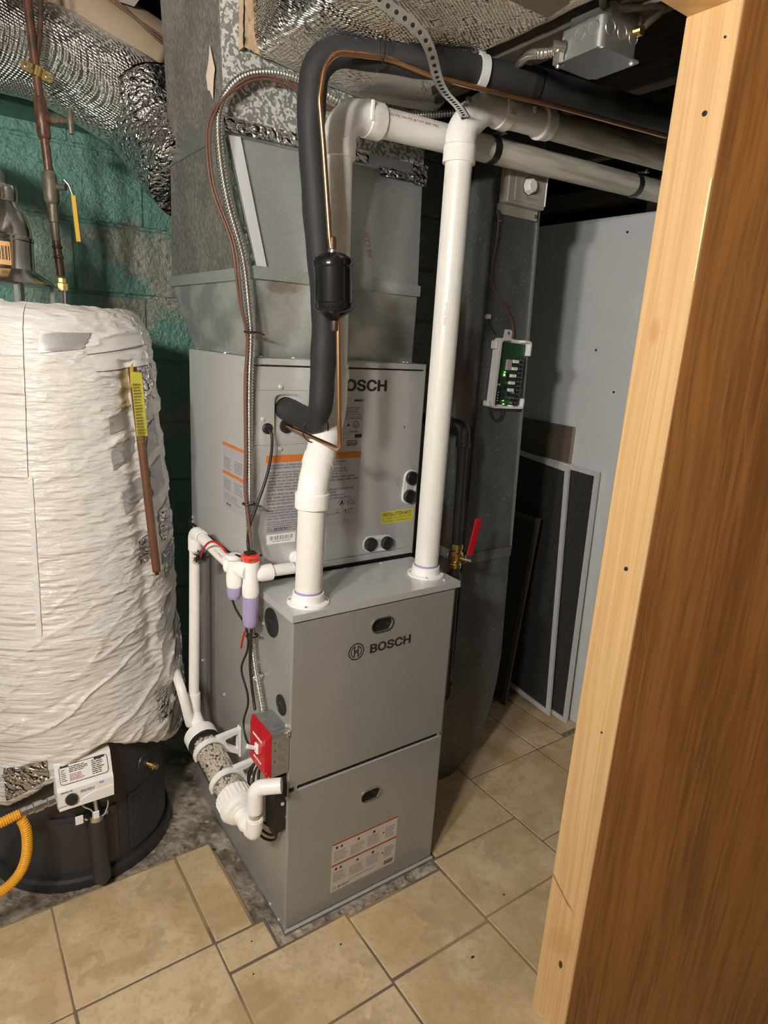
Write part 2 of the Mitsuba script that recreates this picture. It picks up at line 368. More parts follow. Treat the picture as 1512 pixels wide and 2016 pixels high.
def m_screen(p, n, uv): return mix((0.022, 0.022, 0.023), (0.05, 0.05, 0.052), ss(0.4, 0.6, N(p.y * 500, p.z * 500, 1.0)))
scene['screen_mesh'] = P(C(m_screen), 0.7)
scene['screen_frame'] = P((0.62, 0.62, 0.64), 0.4)
scene['bronze_frame'] = P((0.10, 0.075, 0.055), 0.5)
scene['board_brown'] = P((0.14, 0.115, 0.09), 0.7)
scene['led_green'] = {'type': 'diffuse', 'reflectance': {'type': 'rgb', 'value': [0.1, 0.6, 0.05]}}
# ------------------------------------------------------------------ the setting
struct('floor', 'tan square-tiled basement floor with bare concrete around the furnace and heater')
add('floor', box((-3.0, -3.6, -0.06), (2.6, 1.4, -0.008)), 'slab')
XJ = [-3.0 + 0.31 * 0, -2.325, -2.015, -1.705, -1.395, -1.085, -0.775, -0.465, -0.155, 0.155, 0.460, 0.795, 1.130, 1.400]
tiles = []
YG = [0.372, 0.062, -0.248, -0.558, -0.868, -1.178, -1.488, -1.798]
for a, b in zip([-1.395, -1.085, -0.775, -0.465], [-1.085, -0.775, -0.465, -0.155]):
    for t, u in zip(YG[:-1], YG[1:]): tiles.append((a, u, b, t))
tiles += [(-0.155, 0.062, -0.055, 0.376), (-0.155, -0.027, -0.030, 0.062), (-0.155, -0.248, 0.155, -0.030)]
tiles += [(-0.155, y - 0.31, 0.155, y) for y in (-0.248, -0.558, -0.868, -1.178)]
tiles += [(0.155, -0.240, 0.460, -0.042), (0.155, -0.548, 0.460, -0.240)] + [(0.155, y - 0.31, 0.460, y) for y in (-0.548, -0.858, -1.168)]
tiles += [(0.475, -0.008, 0.797, 0.305), (0.475, 0.305, 0.800, 0.62), (0.460, -0.230, 0.797, -0.008), (0.460, -0.545, 0.797, -0.230)] + [(0.460, y - 0.31, 0.797, y) for y in (-0.545, -0.855)]
tiles += [(0.797, -0.120, 1.130, 0.204), (0.797, 0.204, 1.130, 0.53), (0.797, 0.53, 1.130, 0.85), (0.797, -0.44, 1.130, -0.120)]
tiles += [(1.130, 0.204, 1.285, 0.53), (1.285, 0.225, 1.400, 0.53), (1.130, 0.53, 1.400, 0.85), (1.130, -0.12, 1.400, 0.204), (1.130, -0.44, 1.400, -0.12)]
for x0, y0, x1, y1 in tiles:
    j = RNG.normal(0, 0.0009, 6)
    m = box((x0 + 0.0028 + j[0], y0 + 0.0028 + j[1], -0.0085), (x1 - 0.0028 + j[2], y1 - 0.0028 + j[3], 0.0), 0.0022)
    m.vertices[:, 2] += j[4] * 0.3 * np.sign(m.vertices[:, 0] - (x0 + x1) / 2) * (m.vertices[:, 2] > -0.004)
    add('floor__tile', m, 'floor_tile')
gr = shapely.union_all([sg.box(a - 0.003, b - 0.003, c + 0.003, d + 0.003) for a, b, c, d in tiles])
g = prism(gr, 0.0062); g.apply_translation((0, 0, -0.0083)); add('floor__grout', g, 'grout')
# crumbled mortar along the cut tile edges in front of the furnace and by the heater
cr = []
for i in range(190):
    s = RNG.random()
    if i < 80: x, y = 0.47 * s, -0.004 - 0.036 * RNG.random()
    elif i < 130: x, y = -0.012 - 0.042 * RNG.random(), -0.02 + 0.5 * s
    else: x, y = -0.44 + 0.4 * s, 0.385 + 0.05 * RNG.random() ** 2
    r = 0.002 + 0.0055 * RNG.random() ** 2
    b = trimesh.creation.icosphere(1, 1.0); b.vertices *= (r * (0.8 + RNG.random()), r * (0.8 + RNG.random()), r * 0.45); b.apply_translation((x, y, -0.008)); cr.append(b)
k = add('mortar_crumbs', cr, 'slab', True)
labels[k] = {'label': 'crumbled grey mortar bits along the cut tile edges by the furnace', 'category': 'rubble', 'kind': 'stuff'}

struct('wall_back', 'teal-painted concrete block wall behind the water heater')
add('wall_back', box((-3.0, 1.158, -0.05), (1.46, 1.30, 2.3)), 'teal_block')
zc = [1.725 + 0.2075 * k for k in range(-9, 4)]
for i, z in enumerate(zc[:-1]):
    x = -1.86 + (0.21 if i % 2 else 0.0) - 0.003
    while x < 1.44:
        j = RNG.normal(0, 0.0012, 3)
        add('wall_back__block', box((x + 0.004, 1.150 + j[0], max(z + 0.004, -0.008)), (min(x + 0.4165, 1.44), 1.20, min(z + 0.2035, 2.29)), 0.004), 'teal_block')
        x += 0.4205
struct('wall_right', 'blue-grey painted board wall beside the stored window screens')
add('wall_right', box((1.40, -0.45, -0.008), (1.425, 1.15, 1.885)), 'wall_paint')
for y, z in ((0.34, 1.83), (0.40, 1.44), (0.30, 1.30)): add('wall_right__nail', cyl((1.398, y, z), (1.401, y, z), 0.004, 10), 'ink')
struct('wall_front', 'stud wall behind the open brown door')
add('wall_front', box((0.434, -0.520, -0.008), (2.3, -0.430, 2.24)), 'room_paint')
struct('door_1', 'brown stained plywood door leaf standing open beside the pine jamb')
dd, dn_ = unit((0.78, -0.62, 0)), unit((0.62, 0.78, 0)); dh_ = V(0.3970, -0.5425, 0)
dq = [dh_, dh_ + dd * 0.76, dh_ + dd * 0.76 + dn_ * 0.005, dh_ + dn_ * 0.005]
add('door_1', hexa([q + V(0, 0, -0.004) for q in dq], [q + V(0, 0, 2.02) for q in dq]), 'stained_ply')
struct('trim_1', 'raw pine door jamb with countersunk screws')
add('trim_1', box((0.394, -0.5400, -0.006), (0.432, -0.4530, 1.923), 0.0015), 'pine')
for y, z, r in ((-0.510, 1.782, 0.0042), (-0.506, 1.063, 0.0040), (-0.512, 0.735, 0.0022), (-0.522, 1.877, 0.0020)):
    k = add('trim_1__screw', cyl((0.3945, y, z), (0.3925, y, z), r, 14, r * 0.9), 'black_iron')
    if r > 0.003: add(k + '__slot', [box((0.3922, y - r * 0.6, z - 0.0005), (0.3926, y + r * 0.6, z + 0.0005)), box((0.3922, y - 0.0005, z - r * 0.6), (0.3926, y + 0.0005, z + r * 0.6))], 'black_void')
add('trim_1__glue_bead', hexa([(0.3925, -0.5405, 1.545), (0.3945, -0.5405, 1.545), (0.3945, -0.5375, 1.545), (0.3925, -0.5385, 1.545)], [(0.3925, -0.5405, 1.69), (0.3945, -0.5405, 1.69), (0.3945, -0.5365, 1.69), (0.3925, -0.5372, 1.69)]), 'glue', label='pale yellow glue bead')
struct('trim_2', 'pine header across the top of the door opening')
add('trim_2', box((-0.20, -0.540, 1.923), (0.432, -0.453, 1.961), 0.0015), 'pine')
struct('ceiling', 'dark wooden floor boards and joists overhead')
add('ceiling', box((-3.0, -3.6, 2.27), (2.6, 1.3, 2.31)), 'joist_wood')
for x, z0 in ((0.372, 1.968), (0.414, 1.968), (0.86, 2.04), (1.27, 2.04), (-0.95, 2.04), (-1.36, 2.04)):
    add('ceiling__joist', box((x, -3.3 if x > 1 or x < 0 else -1.6, z0), (x + 0.038, 1.15, 2.27), 0.002), 'joist_wood')
struct('wall_left', 'painted side wall of the basement')
add('wall_left', box((-3.05, -3.6, -0.05), (-3.0, 1.3, 2.3)), 'room_paint')
struct('wall_rear', 'painted wall behind the camera')
add('wall_rear', box((-3.0, -3.65, -0.05), (2.6, -3.6, 2.3)), 'room_paint')
struct('wall_end', 'painted end wall of the room in front')
add('wall_end', box((2.3, -3.6, -0.05), (2.35, -0.45, 2.3)), 'room_paint')
add('wall_right__sill_beam', box((1.39, -0.40, 1.935), (1.47, 1.15, 1.985)), 'joist_wood')
add('wall_right__backing', box((1.47, -0.45, -0.008), (1.50, 1.15, 2.27)), 'black_void')
add('wall_right__post', box((1.425, 0.24, 1.885), (1.465, 0.30, 1.935)), 'kraft')

# ------------------------------------------------------------------ furnace
fu = thing('furnace', 'upright silver-grey gas furnace on the tiled floor with two handled doors', 'furnace')
W, H = 0.467, 0.85
add(fu + '__casing', [box((0.0, 0.006, -0.008), (W, 0.655, 0.834), 0.002)], 'cabinet_paint_dim')
add(fu + '__top_panel', hexa([(-0.004, -0.004, 0.834), (W + 0.004, -0.004, 0.834), (W + 0.004, 0.205, 0.834), (-0.004, 0.205, 0.834)], [(-0.003, -0.003, 0.850), (W + 0.003, -0.003, 0.850), (W + 0.003, 0.205, 0.850), (-0.003, 0.205, 0.850)]), 'cabinet_top')
hole = lambda cx, cz: sg.LineString([(cx - 0.013, cz), (cx + 0.013, cz)]).buffer(0.0165, 12)
dU = sg.box(0.0015, 0.4175, W - 0.0125, 0.8295).difference(hole(0.2355, 0.779))
add(fu + '__upper_door', front(prism(dU, 0.007), 0.006), 'cabinet_paint_dim')
dL = sg.box(0.0015, 0.012, W - 0.0105, 0.4045).difference(hole(0.2335, 0.3065))
add(fu + '__lower_door', front(prism(dL, 0.007), 0.006), 'cabinet_paint_dim')
for part, cz, cx in (('upper_door', 0.779, 0.2355), ('lower_door', 0.3065, 0.2335)):
    h = fu + '__' + part + '__handle'
    rim = sg.LineString([(cx - 0.013, cz), (cx + 0.013, cz)])
    m1 = front(prism(rim.buffer(0.0195, 12).difference(rim.buffer(0.0162, 12)), 0.0022), -0.001)
    pocket = front(prism(rim.buffer(0.0165, 12), 0.003), 0.0062)
    ridge = [box((cx - 0.022 + 0.0075 * q, -0.0005, cz + s * 0.0125 - 0.003), (cx - 0.0185 + 0.0075 * q, 0.005, cz + s * 0.0125 + 0.003), 0.001) for q in range(6) for s in (-1, 1)]
    add(h, m1, 'steel', label='bright rim of the recessed handle'); add(fu + '__' + part + '__handle_pocket', [pocket] + ridge, 'black_void', label='black finger pocket')
def emblem(r, depth=0.0006):
    ring = sg.Point(0, 0).buffer(r, 24).difference(sg.Point(0, 0).buffer(r * 0.87, 24))
    inner = sg.Point(0, 0).buffer(r * 0.72, 24).difference(sg.Point(0, 0).buffer(r * 0.61, 24)).difference(sg.box(-r * 0.16, -r, r * 0.16, r)).difference(sg.box(-r, -r * 0.0, r, r * 0.0))
    hh = shapely.union_all([sg.box(-r * 0.30, -r * 0.62, -r * 0.16, r * 0.62), sg.box(r * 0.16, -r * 0.62, r * 0.30, r * 0.62), sg.box(-r * 0.2, -r * 0.17, r * 0.2, -r * 0.04), sg.box(-r * 0.2, r * 0.04, r * 0.2, r * 0.17)])
    return prism(shapely.union_all([ring, inner, hh]), depth)
add(fu + '__upper_door__emblem', front(emblem(0.0215), -0.001, 0.165, 0.7255), 'ink', label='round black armature emblem')
add(fu + '__upper_door__lettering', front(heavy('BOSCH', 0.121, 0.0235), -0.001, 0.204, 0.7115), 'ink', label='black BOSCH lettering')
# warning label on the lower door
LB = fu + '__lower_door__warning_label'
add(LB, front(prism(sg.box(0.125, 0.054, 0.327, 0.2035), 0.0005), -0.001), 'label_clear', label='pale warning label with two rows of small print')
add(LB + '_red_bars', front(prism(shapely.union_all([sg.box(0.125, 0.1985, 0.327, 0.2035), sg.box(0.125, 0.1335, 0.327, 0.1385)]), 0.0003), -0.0015), 'dark_red_print')
pr = []
for k, (zt, zb) in enumerate(((0.185, 0.142), (0.120, 0.078))):
    for q, (xa, xb, dz) in enumerate(((0.131, 0.172, 0.0), (0.180, 0.225, -0.004), (0.232, 0.274, 0.0), (0.289, 0.321, 0.004))):
        pr.append(lines(xa, zb + 0.004 + dz * 0.4, xb, zt - 0.006 + dz, 8, 10 * k + q, 0.4, 0.0002))
add(LB + '_print', front(trimesh.util.concatenate(pr + [lines(0.18, 0.068, 0.28, 0.074, 1, 77, 0.4, 0.0002)]), -0.0015), 'grey_ink')
ic = []
for zt in (0.192, 0.127):
    ic += [sg.Point(0.139, zt - 0.004).buffer(0.0038), sg.Polygon([(0.148, zt - 0.007), (0.158, zt - 0.007), (0.153, zt + 0.001)]), sg.Polygon([(0.199, zt - 0.009), (0.209, zt - 0.009), (0.204, zt - 0.001)]), sg.Polygon([(0.247, zt - 0.006), (0.252, zt - 0.001), (0.257, zt - 0.006), (0.252, zt - 0.011)]), sg.Polygon([(0.280, zt - 0.026), (0.287, zt - 0.026), (0.2835, zt - 0.020)])]
ic += [sg.box(0.291 + 0.0016 * i, 0.0605, 0.291 + 0.0016 * i + (0.0006 + 0.0005 * ((i * 7) % 3 > 0)), 0.0735) for i in range(18)]
add(LB + '_symbols', front(prism(shapely.union_all(ic), 0.0002), -0.0015), 'ink')
add(LB + '_emblem', front(emblem(0.0055, 0.0002), -0.0015, 0.136, 0.0635), 'grey_ink')
add(LB + '_lettering', front(text('BOSCH', 0.034, 0.0065, 0.0002), -0.0015, 0.147, 0.0605), 'ink')
add(fu + '__base_rail', box((-0.002, -0.0035, -0.002), (W, 0.008, 0.0030), 0.001), 'screw_steel')
add(fu + '__base_rail', [box((-0.0025, -0.004, -0.008), (W, 0.010, -0.0045)), box((-0.003, 0.0, -0.002), (0.0, 0.50, 0.0025)), box((-0.003, 0.0, 0.006), (-0.0, 0.13, 0.0075))], 'zinc')
add(fu + '__door_gap_channel', box((0.004, 0.003, 0.402), (W - 0.012, 0.0075, 0.4195)), 'black_void')
for x0 in (0.014, W - 0.024): add(fu + '__gap_clip', box((x0, -0.001, 0.403), (x0 + 0.007, 0.004, 0.4195)), 'cabinet_paint_dim')
add(fu + '__door_lip', box((0.02, -0.0018, 0.4035), (W - 0.012, 0.004, 0.4062), 0.0008), 'cabinet_top')
for y, z, r in ((0.105, 0.7905, 0.0345), (0.047, 0.6095, 0.0245)):
    k = add(fu + '__side_plug', lathe([(r, 0), (r, 0.0025), (r * 0.9, 0.0035), (r * 0.84, 0.0015), (r * 0.80, 0.0006), (0, 0.0006)], (0.0, y, z), (-1, 0, 0), 36), 'black_plastic', 30, label='round black knockout plug')
    add(k + '__bar', box((-0.0006, y - r * 0.15, z - 0.0015), (0.003, y + r * 0.62, z + 0.001)), 'steel')
for y, z in ((0.574, 0.474), (0.399, 0.452), (0.17, 0.66), (0.012, 0.545), (0.012, 0.385), (0.018, 0.572), (0.016, 0.33), (0.085, 0.012), (0.035, 0.008), (0.15, 0.77)):
    add(fu + '__screw', screw_head((-0.0005, y, z), (-1, 0, 0), 0.0036), 'screw_steel', 40)
for x, y in ((0.435, 0.02), (0.455, 0.10), (0.36, 0.196), (0.25, 0.199)): add(fu + '__screw', screw_head((x, y, 0.85), (0, 0, 1), 0.003), 'screw_steel', 40)

# ------------------------------------------------------------------ evaporator coil cabinet
co = thing('coil_cabinet', 'silver-grey coil cabinet standing on top of the furnace, covered in warning labels', 'air coil cabinet')
Y0, Y1, X0, X1, Z0, Z1 = 0.214, 0.636, -0.005, 0.479, 0.85, 1.374
add(co + '__casing', box((X0, Y0 + 0.011, Z0), (X1, Y1, Z1), 0.0025), 'cabinet_paint_lit')
add(co + '__bottom_seam', [box((X0 - 0.001, Y0 + 0.004, 0.851), (X1, Y0 + 0.015, 0.856)), box((X0 - 0.002, Y0, 0.883), (X0 + 0.002, Y1, 0.888))], 'black_plastic')
add(co + '__lower_strip', box((X0, Y0 + 0.0003, 0.857), (X1, Y0 + 0.016, 0.8745), 0.001), 'cabinet_paint_lit')
each(co + '__corner_post', [box((X0, Y0 + 0.0006, 0.857), (X0 + 0.0045, Y0 + 0.016, 1.374)), box((X1 - 0.0035, Y0 + 0.0006, 0.857), (X1, Y0 + 0.016, 1.374))], 'cabinet_paint_lit')
add(co + '__front_panel', front(prism(sg.box(X0 + 0.004, 0.876, X1 - 0.003, 1.3565).difference(rrect(0.073, 0.100, 0.016, 0.0845, 1.247)), 0.012), Y0 + 0.0115), 'cabinet_paint_lit')
add(co + '__top_slot', box((0.018, Y0 - 0.0002, 1.3565), (0.465, Y0 + 0.006, 1.3600)), 'black_void')
add(co + '__top_strip', box((X0, Y0 + 0.0002, 1.3600), (X1, Y0 + 0.016, 1.3740), 0.001), 'cabinet_paint_lit')
ac = sg.box(0.0, 1.181, 0.132, 1.304).difference(rrect(0.073, 0.100, 0.016, 0.0845, 1.247))
AP = co + '__access_plate'
add(AP, front(prism(ac, 0.0015), Y0), 'cabinet_paint_lit')
rim = rrect(0.073, 0.100, 0.016, 0.0845, 1.247)
mr = []
for q in range(8):
    a, b = rim.buffer(-0.0007 * q, 8), rim.buffer(-0.0007 * (q + 1), 8)
    mm = prism(a.difference(b), 0.002); mm.apply_translation((0, 0, -0.002 - 0.0012 * q)); mr.append(mm)
mm = prism(rim.buffer(-0.005, 8), 0.002); mm.apply_translation((0, 0, -0.0110)); mr.append(mm)
add(AP + '__recess', front(trimesh.util.concatenate(mr), Y0 - 0.001), 'cabinet_paint_lit')
add(AP + '__seam', front(prism(sg.box(-0.001, 1.180, 0.133, 1.305).difference(sg.box(0.0003, 1.1813, 0.1317, 1.3037)), 0.0008), Y0 - 0.0001), 'grey_ink')
for x, z in ((0.063, 1.312), (0.020, 1.240), (0.064, 1.171)): add(co + '__screw', screw_head((x, Y0 - 0.001, z), (0, -1, 0), 0.0042, 0.004), 'screw_steel', 40)
add(co + '__cord_grommet', lathe([(0.012, 0), (0.0125, 0.004), (0.009, 0.006), (0.004, 0.006), (0, 0.004)], (0.031, Y0 - 0.001, 1.219), (0, -1, 0), 20), 'black_plastic', 30)
add(co + '__line_grommet', lathe([(0.0165, 0), (0.0165, 0.005), (0.011, 0.007), (0, 0.007)], (0.083, Y0 + 0.0085, 1.222), (0, -1, 0), 20), 'black_plastic', 30)
add(co + '__lettering', front(heavy('BOSCH', 0.150, 0.0285), Y0 - 0.0008, 0.208, 1.3045), 'ink', label='black BOSCH lettering')
RL = co + '__rating_label'
add(RL, front(prism(sg.box(0.165, 1.158, 0.2905, 1.2885), 0.0004), Y0 - 0.0006), 'label_silver', label='silver rating label')
add(RL + '__print', front(trimesh.util.concatenate([lines(0.262, 1.279, 0.287, 1.2845, 1, 1, 0.9, 0.0002, 0), lines(0.24, 1.2455, 0.284, 1.266, 5, 2, 0.35, 0.0002), lines(0.235, 1.236, 0.287, 1.243, 2, 3, 0.4, 0.0002), lines(0.252, 1.2025, 0.284, 1.208, 2, 4, 0.45, 0.0002), lines(0.2455, 1.169, 0.278, 1.184, 4, 6, 0.6, 0.0002, 0.1)]), Y0 - 0.001), 'ink')
add(RL + '__emblems', front(prism(shapely.union_all([sg.Point(0.270, 1.222).buffer(0.0090).difference(sg.Point(0.270, 1.222).buffer(0.0074)), sg.LineString([(0.268, 1.226), (0.267, 1.219), (0.270, 1.219)]).buffer(0.0008), sg.LineString([(0.2705, 1.225), (0.2705, 1.2185), (0.273, 1.2185)]).buffer(0.0008), sg.Polygon([(0.243, 1.219), (0.253, 1.219), (0.248, 1.227)]), sg.box(0.268, 1.1895, 0.289, 1.1985)]), 0.0002), Y0 - 0.001), 'ink')
add(RL + '__rule', front(prism(shapely.union_all([sg.box(0.20, z, 0.288, z + 0.0006) for z in (1.235, 1.200, 1.188)] + [sg.box(0.240, 1.245, 0.286, 1.2664).difference(sg.box(0.2405, 1.2455, 0.2855, 1.266))]), 0.0002), Y0 - 0.001), 'grey_ink')
WL = co + '__warning_label'
wl = [(0.028, 0.967), (0.2715, 0.967), (0.2895, 1.1555), (0.038, 1.1545)]
wl = sg.box(0.030, 0.9665, 0.2895, 1.1555)
add(WL, front(prism(wl, 0.0004), Y0 - 0.0006), 'label_silver', label='large grey flammability warning label')
add(WL + '__orange_band', front(prism(sg.box(0.030, 1.1385, 0.2895, 1.1555), 0.0002), Y0 - 0.001), 'orange_print')
tx = [lines(0.034, 1.122, 0.284, 1.135, 2, 21, 0.62, 0.0002, 0.2), lines(0.034, 1.0985, 0.284, 1.118, 3, 22, 0.58, 0.0002, 0.4), lines(0.034, 1.0685, 0.150, 1.0975, 4, 23, 0.6, 0.0002, 0.1), lines(0.162, 1.082, 0.286, 1.0975, 2, 24, 0.6, 0.0002, 0.2), lines(0.034, 1.035, 0.284, 1.066, 4, 25, 0.6, 0.0002, 0.3), lines(0.034, 0.999, 0.158, 1.033, 5, 26, 0.6, 0.0002, 0.2), lines(0.034, 0.969, 0.158, 0.997, 5, 27, 0.5, 0.0002, 0.25), lines(0.175, 0.994, 0.284, 1.000, 2, 28, 0.4, 0.0002, 0.1), lines(0.245, 0.974, 0.262, 0.981, 2, 29, 0.4, 0.0002, 0)]
add(WL + '__print', front(trimesh.util.concatenate(tx), Y0 - 0.001), 'grey_ink')
dia = sg.Polygon([(0.2275, 1.026), (0.2395, 1.040), (0.2515, 1.026), (0.2395, 1.012)])
flame = sg.Polygon([(0.2355, 1.0195), (0.2345, 1.0235), (0.2375, 1.0285), (0.2385, 1.0345), (0.2425, 1.029), (0.2445, 1.0235), (0.2430, 1.0195), (0.2410, 1.024), (0.2390, 1.0195)])
fr = sg.box(0.2545, 1.0175, 0.279, 1.0345)
book = [sg.box(0.2205, 1.0005, 0.2335, 1.0095).difference(sg.box(0.2213, 1.0015, 0.2266, 1.0087)).difference(sg.box(0.2274, 1.0015, 0.2327, 1.0087)), sg.box(0.2405, 1.0005, 0.2475, 1.0095).difference(sg.box(0.2411, 1.0011, 0.2469, 1.0089)), sg.box(0.2495, 1.0005, 0.2525, 1.0075), sg.LineString([(0.257, 1.003), (0.266, 1.004), (0.276, 1.008)]).buffer(0.0006), sg.LineString([(0.257, 1.006), (0.270, 1.008)]).buffer(0.0005)]
add(WL + '__symbols', front(prism(shapely.union_all([dia.difference(dia.buffer(-0.0012)), flame, fr.difference(fr.buffer(-0.0006))] + book), 0.0002), Y0 - 0.001), 'ink')
add(WL + '__class_lettering', front(text('A2L', 0.0205, 0.0115, 0.0002, False), Y0 - 0.001, 0.2565, 1.0200), 'ink')
add(WL + '__lettering', front(text('BOSCH', 0.0355, 0.0085, 0.0002), Y0 - 0.001, 0.0525, 0.9715), 'ink')
add(WL + '__emblem', front(emblem(0.0058, 0.0002), Y0 - 0.001, 0.0405, 0.9755), 'grey_ink')
BC = co + '__barcode_sticker'
add(BC, front(prism(sg.box(0.034, 0.9395, 0.110, 0.9635), 0.0005), Y0 - 0.0006), 'paper_white', label='white barcode sticker')
add(BC + '__bars', front(prism(shapely.union_all([sg.box(0.041 + 0.0019 * i, 0.9495, 0.041 + 0.0019 * i + (0.0005 + 0.0004 * ((i * 5) % 4)), 0.9595) for i in range(33) if (i * 11) % 7 != 3] + [sg.box(0.05, 0.9452, 0.098, 0.9467)]), 0.0002), Y0 - 0.0011), 'grey_ink')
YN = co + '__installation_note'
add(YN, front(prism(sg.box(0.3645, 0.954, 0.4705, 0.9870), 0.0004), Y0 - 0.0006), 'yellow_paper', label='yellow installation note sticker')
add(YN + '__heading', front(text('INSTALLATION NOTE:', 0.100, 0.0105, 0.0002), Y0 - 0.001, 0.3675, 0.9735), 'ink')
add(YN + '__print', front(trimesh.util.concatenate([text('ALL DRAIN PAN CONNECTIONS', 0.099, 0.0052, 0.0002, False), ]), Y0 - 0.001, 0.3675, 0.9655), 'ink')
add(YN + '__print', front(text('TO BE HAND TIGHTENED ONLY', 0.099, 0.0052, 0.0002, False), Y0 - 0.001, 0.3675, 0.9575), 'ink')
for a, b in (((0.453, 1.075), (0.449, 1.025)), ((0.331, 0.9035), (0.384, 0.9005))):
    k = add(co + '__drain_plate', front(prism(sg.LineString([a, b]).buffer(0.0215, 12), 0.004), Y0 - 0.0005), 'white_plastic', label='white plate with two black drain plugs')
    mid = ((a[0] + b[0]) / 2, (a[1] + b[1]) / 2); d = unit((b[0] - a[0], b[1] - a[1]))
    o = put(prism(sg.box(-0.008, -0.012, 0.008, 0.012), 0.0012), (mid[0], Y0 - 0.0045, mid[1]), (d[0], 0, d[1]), (-d[1], 0, d[0])); add(k + '__web', o, 'grey_plastic')
    for c in (a, b): add(k + '__plug', lathe([(0.0185, 0), (0.0185, 0.008), (0.016, 0.010), (0.0145, 0.0065), (0, 0.006)], (c[0], Y0 - 0.0045, c[1]), (0, -1, 0), 28), 'black_plastic', 30)
add(co + '__panel_dent', lathe([(0.0028, 0), (0.002, 0.0016), (0, 0.0018)], (0.420, Y0 - 0.0005, 1.212), (0, -1, 0), 10), 'steel', 30)
SL = co + '__side_label'
add(SL, side(prism(sg.box(-0.388, 1.000, -0.256, 1.163), 0.0006), X0 - 0.0002), 'label_silver', label='silver label with orange bars on the left flank')
add(SL + '__orange_bars', side(prism(shapely.union_all([sg.box(-0.388, 1.155, -0.256, 1.163), sg.box(-0.388, 1.084, -0.256, 1.092)]), 0.0003), X0 - 0.0008), 'orange_print')
sl = [lines(-0.384 + dx, z0, -0.384 + dx + 0.052, z0 + 0.030, 6, int(z0 * 1000 + dx * 1000), 0.4, 0.0002) for z0 in (1.098, 1.045) for dx in (0.003, 0.070)] + [lines(-0.380, 1.018, -0.27, 1.038, 4, 5, 0.35, 0.0002)]
add(SL + '__print', side(trimesh.util.concatenate(sl), X0 - 0.0008), 'grey_ink')
add(SL + '__lettering', side(text('BOSCH', 0.030, 0.0065, 0.0002), X0 - 0.0008, 0.366, 1.007), 'ink')
for y, z in ((0.622, 0.906), (0.622, 0.893)): add(co + '__screw', screw_head((X0 - 0.0005, y, z), (-1, 0, 0), 0.004, 0.004), 'screw_steel', 40)
add(co + '__foam_plug', box((X0 - 0.012, 0.628, 0.872), (X0 + 0.004, 0.648, 0.898), 0.004), 'black_foam')
for y in (0.245, 0.60): add(co + '__screw', screw_head((X1 + 0.0005, y, 0.90), (1, 0, 0), 0.0036), 'screw_steel', 40)
for x, y in ((0.012, 0.612), (0.03, 0.60), (0.006, 0.40), (0.03, 0.42), (0.10, 0.226), (0.425, 0.226), (0.418, 0.231), (0.018, 0.225)):
    add(co + '__screw', screw_head((x, y, Z1), (0, 0, 1), 0.0042, 0.004), 'screw_steel', 40)
add(co + '__top_flange', [box((0.004, 0.219, 1.374), (0.452, 0.634, 1.3765))], 'zinc')

# ------------------------------------------------------------------ supply plenum above the coil
pl = thing('supply_plenum', 'tall galvanized supply plenum rising from the coil cabinet to the joists', 'air duct')
fb = [(0.010, 0.235, 1.3765), (0.446, 0.235, 1.3765), (0.446, 0.628, 1.3765), (0.010, 0.628, 1.3765)]
ft = [(-0.010, 0.186, 1.542), (0.412, 0.186, 1.542), (0.412, 0.752, 1.542), (-0.010, 0.752, 1.542)]
add(pl + '__flare', hexa(fb, ft), 'flare_steel', label='flared transition with flux stains')
mb = [(x, y, 1.548) for x, y, z in ft]
mt = [(-0.044, 0.270, 1.822), (0.466, 0.270, 1.828), (0.466, 0.632, 1.828), (-0.044, 0.632, 1.822)]
add(pl + '__middle_section', hexa(mb, mt), 'galvanized')
tt = [(-0.064, 0.270, 2.26), (0.475, 0.270, 2.26), (0.475, 0.632, 2.26), (-0.064, 0.632, 2.26)]
add(pl + '__trunk', hexa(mt, tt), 'spangle_steel', label='old trunk with mottled zinc spangle')
def quad_strip(a0, a1, b0, b1, off, thick=0.0012):
    """thin plate a0-a1-b1-b0, standing off along its normal"""
    a0, a1, b0, b1 = (np.asarray(q, float) for q in (a0, a1, b0, b1)); n = unit(np.cross(a1 - a0, b0 - a0)) 
    return hexa([q + n * (off - 0.002) for q in (a0, a1, b1, b0)], [q + n * (off + thick) for q in (a0, a1, b1, b0)])
# side of the trunk facing -x is dull and fine-grained
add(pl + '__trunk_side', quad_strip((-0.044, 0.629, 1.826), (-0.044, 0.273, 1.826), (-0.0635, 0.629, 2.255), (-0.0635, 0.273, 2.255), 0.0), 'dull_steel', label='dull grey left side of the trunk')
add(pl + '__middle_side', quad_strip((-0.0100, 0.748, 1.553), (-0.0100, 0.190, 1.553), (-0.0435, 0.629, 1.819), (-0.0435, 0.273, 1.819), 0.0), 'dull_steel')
add(pl + '__lower_cleat', [hexa([(-0.016, 0.180, 1.536), (0.416, 0.180, 1.536), (0.416, 0.755, 1.536), (-0.016, 0.755, 1.536)], [(-0.0175, 0.181, 1.561), (0.417, 0.181, 1.561), (0.417, 0.755, 1.561), (-0.0175, 0.755, 1.561)])], 'galvanized')
add(pl + '__upper_cleat', [hexa([(-0.047, 0.264, 1.812), (0.470, 0.264, 1.818), (0.470, 0.636, 1.818), (-0.047, 0.636, 1.812)], [(-0.049, 0.265, 1.842), (0.471, 0.265, 1.848), (0.471, 0.636, 1.848), (-0.049, 0.636, 1.842)])], 'zinc')
